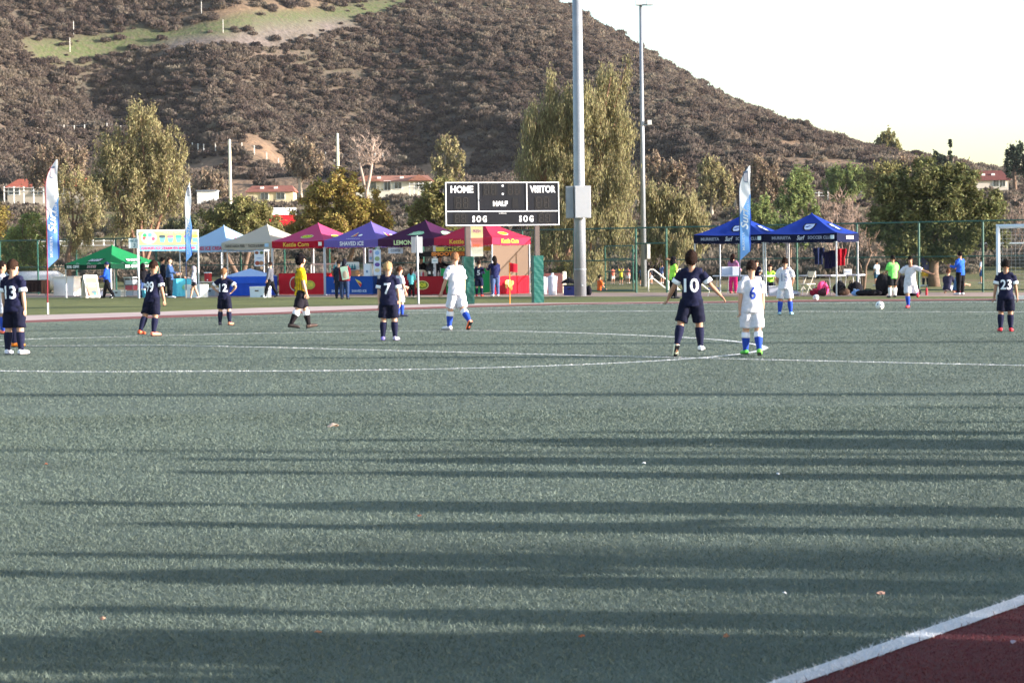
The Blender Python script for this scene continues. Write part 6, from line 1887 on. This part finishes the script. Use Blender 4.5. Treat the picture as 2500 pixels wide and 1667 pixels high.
# folding A sign
q = G(221, 729)
an = thing('folding_sign', 'white folding pavement sign with pink drink poster', 'sign', q, R(38))
SH = (729 - 672) * q.y / FPX
for s in (-1, 1):
    rt = Matrix.Rotation(R(s * 16), 3, 'X')
    pn = MB()
    for cx, cz, wx, wz in ((-.29, SH / 2, .06, SH), (.29, SH / 2, .06, SH), (0, SH - .06, .52, .12), (0, .05, .52, .08)):
        pn.box(rt @ Vector((cx, 0, cz - SH)) + Vector((0, 0, SH)), (wx, .035, wz), rt)
    o = pn.build('panel_frame', WHITE, an)
    MB().box(rt @ Vector((0, 0, SH * .48 - SH)) + Vector((0, 0, SH)), (.53, .02, SH * .8), rt).build('poster', ink('#a88474' if s < 0 else '#cfd2d6'), an)
    if s < 0:
        for x, z, a, b_, cc in ((0, .62, .2, .05, '#e0a8c0'), (.02, .5, .2, .05, '#d88aa0'), (.06, .25, .12, .07, '#5a7078'), (.1, .16, .07, .08, '#58a890')):
            decal('print', ellipse2d(a, b_ * SH, 12), ink(cc), lambda p, r_: rt @ Vector((x + p, -.016, z * SH + r_ - SH)) + Vector((0, 0, SH)), an)
# left of the green canopy: dark cloth table, white water tank, silver trailer
t, w, h = cloth_table('table under a black and brown cloth left of the white tank', G(56, 724), G(116, 723), .8, .75, '#241a1c', drop=.2)
MB().grid(lambda a, b_: (w * .24 + a * w * .36, -.05 - .015 * math.sin(a * 18), .12 + b_ * .63), 14, 3).build('brown_cloth', cloth('#6a4c40'), t)
q = G(160, 722)
tk = thing('water_tank', 'white square water tank with rounded rim beside the green canopy', 'tank', q + Vector((0, .4, 0)), R(-12))
MB().box((0, 0, .42), (1.02, .8, .84)).build('tank_body', paint('#f2f0ee'), tk); MB().box((0, 0, .88), (1.12, .9, .08)).build('rim', paint('#e0d8d0'), tk); MB().tube([(-.2, 0, .92), (-.2, 0, 1.0)], .1, 12).build('cap', WHITE, tk)
q = W(85, 716, 106)
tz = thing('silver_trailer', 'silver rounded trailer standing behind the left fence', 'trailer', (q.x, 106, 0), R(-8))
MB().tube([(-1.7, 0, .62), (-1.4, 0, .66), (1.2, 0, .66), (1.6, 0, .62)], [(.3, .3), (.62, .5), (.62, .5), (.3, .3)], 18, hint=(0, 0, 1)).build('body', mat('silver_sheet', (.55, .55, .57), rough=.4, vary=.08, metal=.3), tz, smooth=True)
for s in (-.5, .5):
    MB().tube([(s, -.6, .22), (s, .6, .22)], .22, 14).build('wheel', DARK, tz)
# shopping-cart like stand of drinks
q = G(322, 725)
ct = thing('drink_stand', 'stacked drink crates on a wire stand left of the banner', 'stand', q, R(-30))
for k in range(3):
    cr = MB().box((0, 0, .17 + k * .24), (.42, .36, .2)).build('crate', paint(('#aab0c0', '#c05060', '#c8ccd8')[k]), ct)
for sx in (-1, 1):
    for sy in (-1, 1):
        MB().tube([(sx * .24, sy * .2, 0), (sx * .24, sy * .2, .85)], .014, 5).build('upright', STEEL, ct)
MB().box((0, 0, .86), (.56, .48, .04)).build('tray_top', paint('#d8dce4'), ct)
cooler('teal cooler on the ground at the left of the ice cream stall', 352, 727, .4, .35, .4, '#3f9ab0')
cooler('low white cooler under the green canopy', 292, 724, .5, .4, .3, '#d4d8e0')
cooler('dark grey cooler under the green canopy beside the white one', 232, 722, .6, .4, .34, '#4a5264')
# barrels and boxes by the big light pole
for i, (px, py, r_, h_, cc, lab) in enumerate(((1349, 720, .2, .72, '#c4c8d8', 'white tapered plastic bin in front of the others by the light pole'), (1324, 718, .24, .66, '#a8a8b8', 'greyish bin next to the padded scoreboard post'))):
    b_ = thing('plastic_bin', lab, 'bin', G(px, py))
    MB().lathe([(r_ * .8, 0), (r_, h_), (r_ * 1.08, h_), (r_ * 1.08, h_ + .03)], 18).build('body', paint(cc), b_); MB().lathe([(r_ * .98, h_ + .005), (r_ * .6, h_ + .05), (.05, h_ + .08), (.05, h_ + .16)], 14).build('lid', paint('#dfe2ea'), b_)
bx = thing('cardboard_box', 'tall open pale box behind the white bin', 'box', G(1355, 716) + Vector((0, .5, 0)), R(-20))
MB().box((0, 0, .42), (.85, .5, .84)).build('carton', paint('#c08a80'), bx); MB().box((.44, .0, .46), (.02, .5, .92)).build('flap', paint('#e8dcc8'), bx)
cooler('dark blue cooler box at the foot of the big light pole', 1396, 721, .5, .4, .42, '#26307a', '#1c2038')
um = thing('open_umbrella', 'black umbrella leaning over the dark blue cooler', 'umbrella', G(1390, 719) + Vector((0, .3, .45)), 0)
MB().grid(lambda a, b_: (math.cos(a * 2 * math.pi) * .34 * b_, math.sin(a * 2 * math.pi) * .34 * b_, .22 * (1 - b_ * b_)), 16, 5).build('cover', cloth('#15161c'), um); MB().tube([(0, 0, .25), (0, 0, -.3)], .01, 5).build('shaft', STEEL, um)
# team tables, chair, bags under the blue canopies
def folding(label, a, b, depth=.7, h=.72):
    d = b - a
    t = thing('folding_table', label, 'table', (a + b) / 2, math.atan2(d.y, d.x))
    w = d.length
    MB().box((0, depth / 2, h), (w, depth, .045)).build('table_top', paint('#cdd2dc'), t)
    for s in (-1, 1):
        for y in (.08, depth - .08):
            MB().tube([(s * (w / 2 - .12), y, 0), (s * (w / 2 - .2), y, h - .02)], .014, 6).build('leg', STEEL, t)
    return t
folding('long grey folding table under the left blue canopy', G(1740, 719), G(1862, 721))
folding('long grey folding table under the right blue canopy', G(1950, 720), G(2030, 721))
folding('grey folding table right of the blue canopies', G(2036, 719), G(2092, 719))
for px, w_, cc, lab in ((1778, .42, '#cdd4e6', 'white carton on the table behind the right flag'), (1800, .3, '#bcc2d0', 'smaller grey carton beside the white one')):
    q = G(px, 719) + Vector((0, .35, .743))
    b_ = thing('table_carton', lab, 'box', q); MB().box((0, 0, .15), (w_, .3, .3)).build('carton', paint(cc), b_); MB().box((0, 0, .31), (w_ * 1.03, .31, .03)).build('lid', paint('#e4e8ee'), b_)
q = G(2073, 719) + Vector((0, .3, .743)); b_ = thing('table_carton', 'white box with print on the right folding table', 'box', q); MB().box((0, 0, .1), (.28, .2, .2)).build('carton', WHITE, b_); MB().box((0, -.105, .1), (.2, .01, .08)).build('label_plate', paint('#a8b4c4'), b_)
ch = thing('folding_chair', 'pale folding chair with crossed legs under the right blue canopy', 'chair', G(1972, 722), R(-60))
MB().box((0, 0, .43), (.42, .4, .03)).build('seat', paint('#d8ccb8'), ch); MB().box((0, .2, .78), (.42, .03, .22)).build('backrest', paint('#d8ccb8'), ch)
for s in (-1, 1):
    MB().tube([(s * .2, -.24, 0), (s * .2, .2, .9)], .014, 6).build('leg', paint('#d0c8b8'), ch); MB().tube([(s * .18, .26, 0), (s * .18, -.16, .43)], .014, 6).build('leg', paint('#d0c8b8'), ch)
bn_ = thing('clear_bin', 'translucent storage tub under the blue canopies', 'tub', G(1890, 722)); MB().box((0, 0, .17), (.36, .3, .34), taper=1.1).build('tub', paint('#c4c6d4'), bn_); MB().box((0, 0, .35), (.42, .35, .03)).build('lid', paint('#dcdce4'), bn_)
def bag(label, px, py, w, d, h, col, seed, strap='#101014'):
    t = thing('sports_bag', label, 'bag', G(px, py) + Vector((0, .1, 0)), seed * .7)
    r = np.random.default_rng(seed)
    b_ = MB()
    for k in range(5):
        b_.ell((r.normal(0, w * .16), r.normal(0, d * .14), h * (.38 + .1 * r.random())), (w * r.uniform(.3, .42), d * r.uniform(.32, .45), h * r.uniform(.32, .52)), 12, 8)
    b_.build('sack', cloth(col), t, smooth=True)
    MB().tube([(-w * .25, -d * .3, h * .5), (-w * .1, -d * .35, h * .98), (w * .12, -d * .3, h * .95), (w * .26, -d * .25, h * .45)], .018, 6).build('strap', cloth(strap), t)
    return t
bag('hot pink sports bag under the right blue canopy', 2013, 721, .6, .4, .55, '#e0487c', 1)
bag('brown bag in front of the pink one', 2008, 723, .5, .3, .3, '#4a2c34', 2)
bag('dark red bag beside the folding chair', 1988, 722, .4, .3, .3, '#8a2038', 3)
bag('black backpack under the grey table', 2052, 721, .45, .35, .55, '#17151c', 4)
bag('brown box shaped bag beside the black backpack', 2060, 722, .4, .3, .3, '#4a382e', 5)
bag('big black bag pile left of the blue plastic bag', 2088, 721, .8, .5, .55, '#15141a', 6)
bag('blue and white plastic bag on the ground', 2094, 723, .4, .3, .26, '#7a9ccc', 7, '#c8d4e8')
bag('long black duffel bag on the dirt path', 2125, 723, .9, .4, .26, '#16151b', 8)
bag('tall black backpack with round ball pocket behind the green shirted man', 2160, 722, .6, .5, .85, '#1a181e', 9)
bag('large black backpack right of the green shirted man', 2205, 722, .75, .5, .8, '#16151c', 10)
bag('flat black bag behind the kicking player', 2235, 723, .7, .4, .35, '#15141b', 11)
bag('black bag right behind the big light pole', 1434, 721, .4, .3, .4, '#1a1822', 12)
bag('white towel heap under the right blue canopy', 1943, 722, .35, .25, .18, '#d8d8e2', 13, '#c8c8d0')
bt = thing('water_bottle', 'red water bottle standing on the dirt path', 'bottle', G(2262, 721)); MB().lathe([(.045, 0), (.045, .2), (.02, .25), (.02, .28)], 12).build('flask', paint('#b82838'), bt); MB().lathe([(.024, .275), (.024, .31)], 10).build('cap', DARK, bt)
br = thing('camp_stool', 'small navy folding stool in front of the left blue canopy', 'stool', G(1742, 724)); MB().box((0, 0, .3), (.4, .3, .06)).build('seat', paint('#3a4a78'), br)
for s in (-1, 1):
    MB().tube([(s * .12, 0, .3), (s * .22, -.1, 0)], .012, 5).build('leg', PALE, br); MB().tube([(s * .12, 0, .3), (s * .2, .12, 0)], .012, 5).build('leg', PALE, br)
# long goal net frame lying behind the stalls, pale low wall boards
nf = thing('practice_net', 'white framed practice net behind the kettle corn table', 'net', on_row(3, 2.5, 2.2), A33)
for x in (0, 2.2):
    MB().tube([(x, 0, 0), (x, 0, 1.35)], .03, 8).build('upright', WHITE, nf)
MB().tube([(0, 0, 1.35), (2.2, 0, 1.35)], .03, 8).build('top_bar', WHITE, nf)
nn = MB()
for k in range(30):
    nn.tube([(k * .075, 0, 0), (k * .075, 0, 1.33)], .004, 3, cap=False)
    if k < 18:
        nn.tube([(0, .01, k * .075), (2.2, .01, k * .075)], .004, 3, cap=False)
nn.build('netting', MATS['net_cord'], nf, kind='stuff')
# fallen leaves and litter on the turf
def litter(px, py, s, col, lab, cat, seed, name='fallen_leaf'):
    r = np.random.default_rng(seed)
    q = G(px, py)
    k = 9
    ring = [(math.cos(a) * s * r.uniform(.5, 1.0), math.sin(a) * s * r.uniform(.35, .7), r.uniform(0, .5) * s) for a in np.linspace(0, 2 * math.pi, k, endpoint=False)]
    b_ = MB()
    b_.add([(0, 0, s * .62)] + ring, [(0, 1 + i, 1 + (i + 1) % k) for i in range(k)])
    o = b_.build(name, mat('litter_' + col, col, rough=.8, vary=.2, scale=20, transl=.3))
    o.location = (q.x, q.y, .02)
    o.rotation_euler = (0, 0, seed)
    o.modifiers.new('t', 'SOLIDIFY').thickness = .002
    return tag(o, lab, cat)
litter(812, 1050, .075, '#ecd0bc', 'large curled pale brown leaf lying alone on the turf', 'leaf', 1)
litter(250, 1524, .022, '#c89880', 'small brown leaf in the shadow near the bottom of the field', 'leaf', 2)
litter(775, 1557, .02, '#b88468', 'small reddish leaf below the long shadow stripe', 'leaf', 3)
litter(1420, 1568, .02, '#a86848', 'small russet leaf nearer the side line', 'leaf', 4)
litter(1774, 1566, .024, '#b07858', 'flat brown leaf close to the side line', 'leaf', 5)
litter(1572, 1138, .02, '#f0f0f0', 'white scrap of paper in the sunlit turf', 'litter', 6, 'paper_scrap')
litter(1899, 1165, .022, '#e8ecf4', 'white scrap of paper in the shaded stripe', 'litter', 7, 'paper_scrap')
litter(112, 1141, .026, '#c07858', 'curled russet leaf at the left in the sunlit turf', 'leaf', 8)
litter(1024, 1268, .016, '#b87860', 'tiny russet leaf right of the middle', 'leaf', 9)
litter(2150, 1462, .026, '#c8a090', 'thin pale twig near the side line', 'twig', 10, 'fallen_twig')
litter(2475, 1583, .022, '#b8a8b4', 'pale scrap lying on the red surround', 'litter', 11, 'paper_scrap')
litter(1916, 1460, .016, '#e0e0e0', 'tiny white scrap in the last sunlit stripe', 'litter', 12, 'paper_scrap')
# ---- tall things to the right of the view: light poles and a row of trees that throw the long stripes
SLOPE = math.tan(R(SUN_AZ - 90))
for x, y, hh, rad in ((34, 22.3, 17, .25), (60, 35.5, 20, .28), (52, 30.2, 16, .07), (40, 46.0, 16, .09), (66, 57, 18, .16), (26, 15.6, 11, .09)):
    t = thing('light_pole', 'floodlight pole standing beyond the right side of the field', 'light pole', (x, y - SLOPE * x, 0), 0, 'light poles beyond the right side')
    MB().tube([(0, 0, -.1), (0, 0, hh)], [rad, rad * .8], 12).build('shaft', STEEL, t)
    MB().box((0, 0, hh), (.1, 1.2, .25)).build('floodlight', ALU, t)
rr_ = np.random.default_rng(33)
for i, (x, y, hh) in enumerate(((46, 2.2, 9.5), (60, 1.2, 11.5), (52, -1.2, 11), (58, -3.5, 11.5), (72, 16, 10))):
    w_ = rr_.uniform(1.4, 2.2)
    tree('shade_tree', 'leafy tree in the row beyond the right side of the field', (x, y, 0), [(0, hh * .72, w_, hh * .22), (-.8, hh * .55, w_ * .8, hh * .15), (.9, hh * .6, w_ * .8, hh * .16)], 'olive', n=3500, size=.16, trunk=.2, seed=120 + i, twigs=14, group='trees beyond the right side')
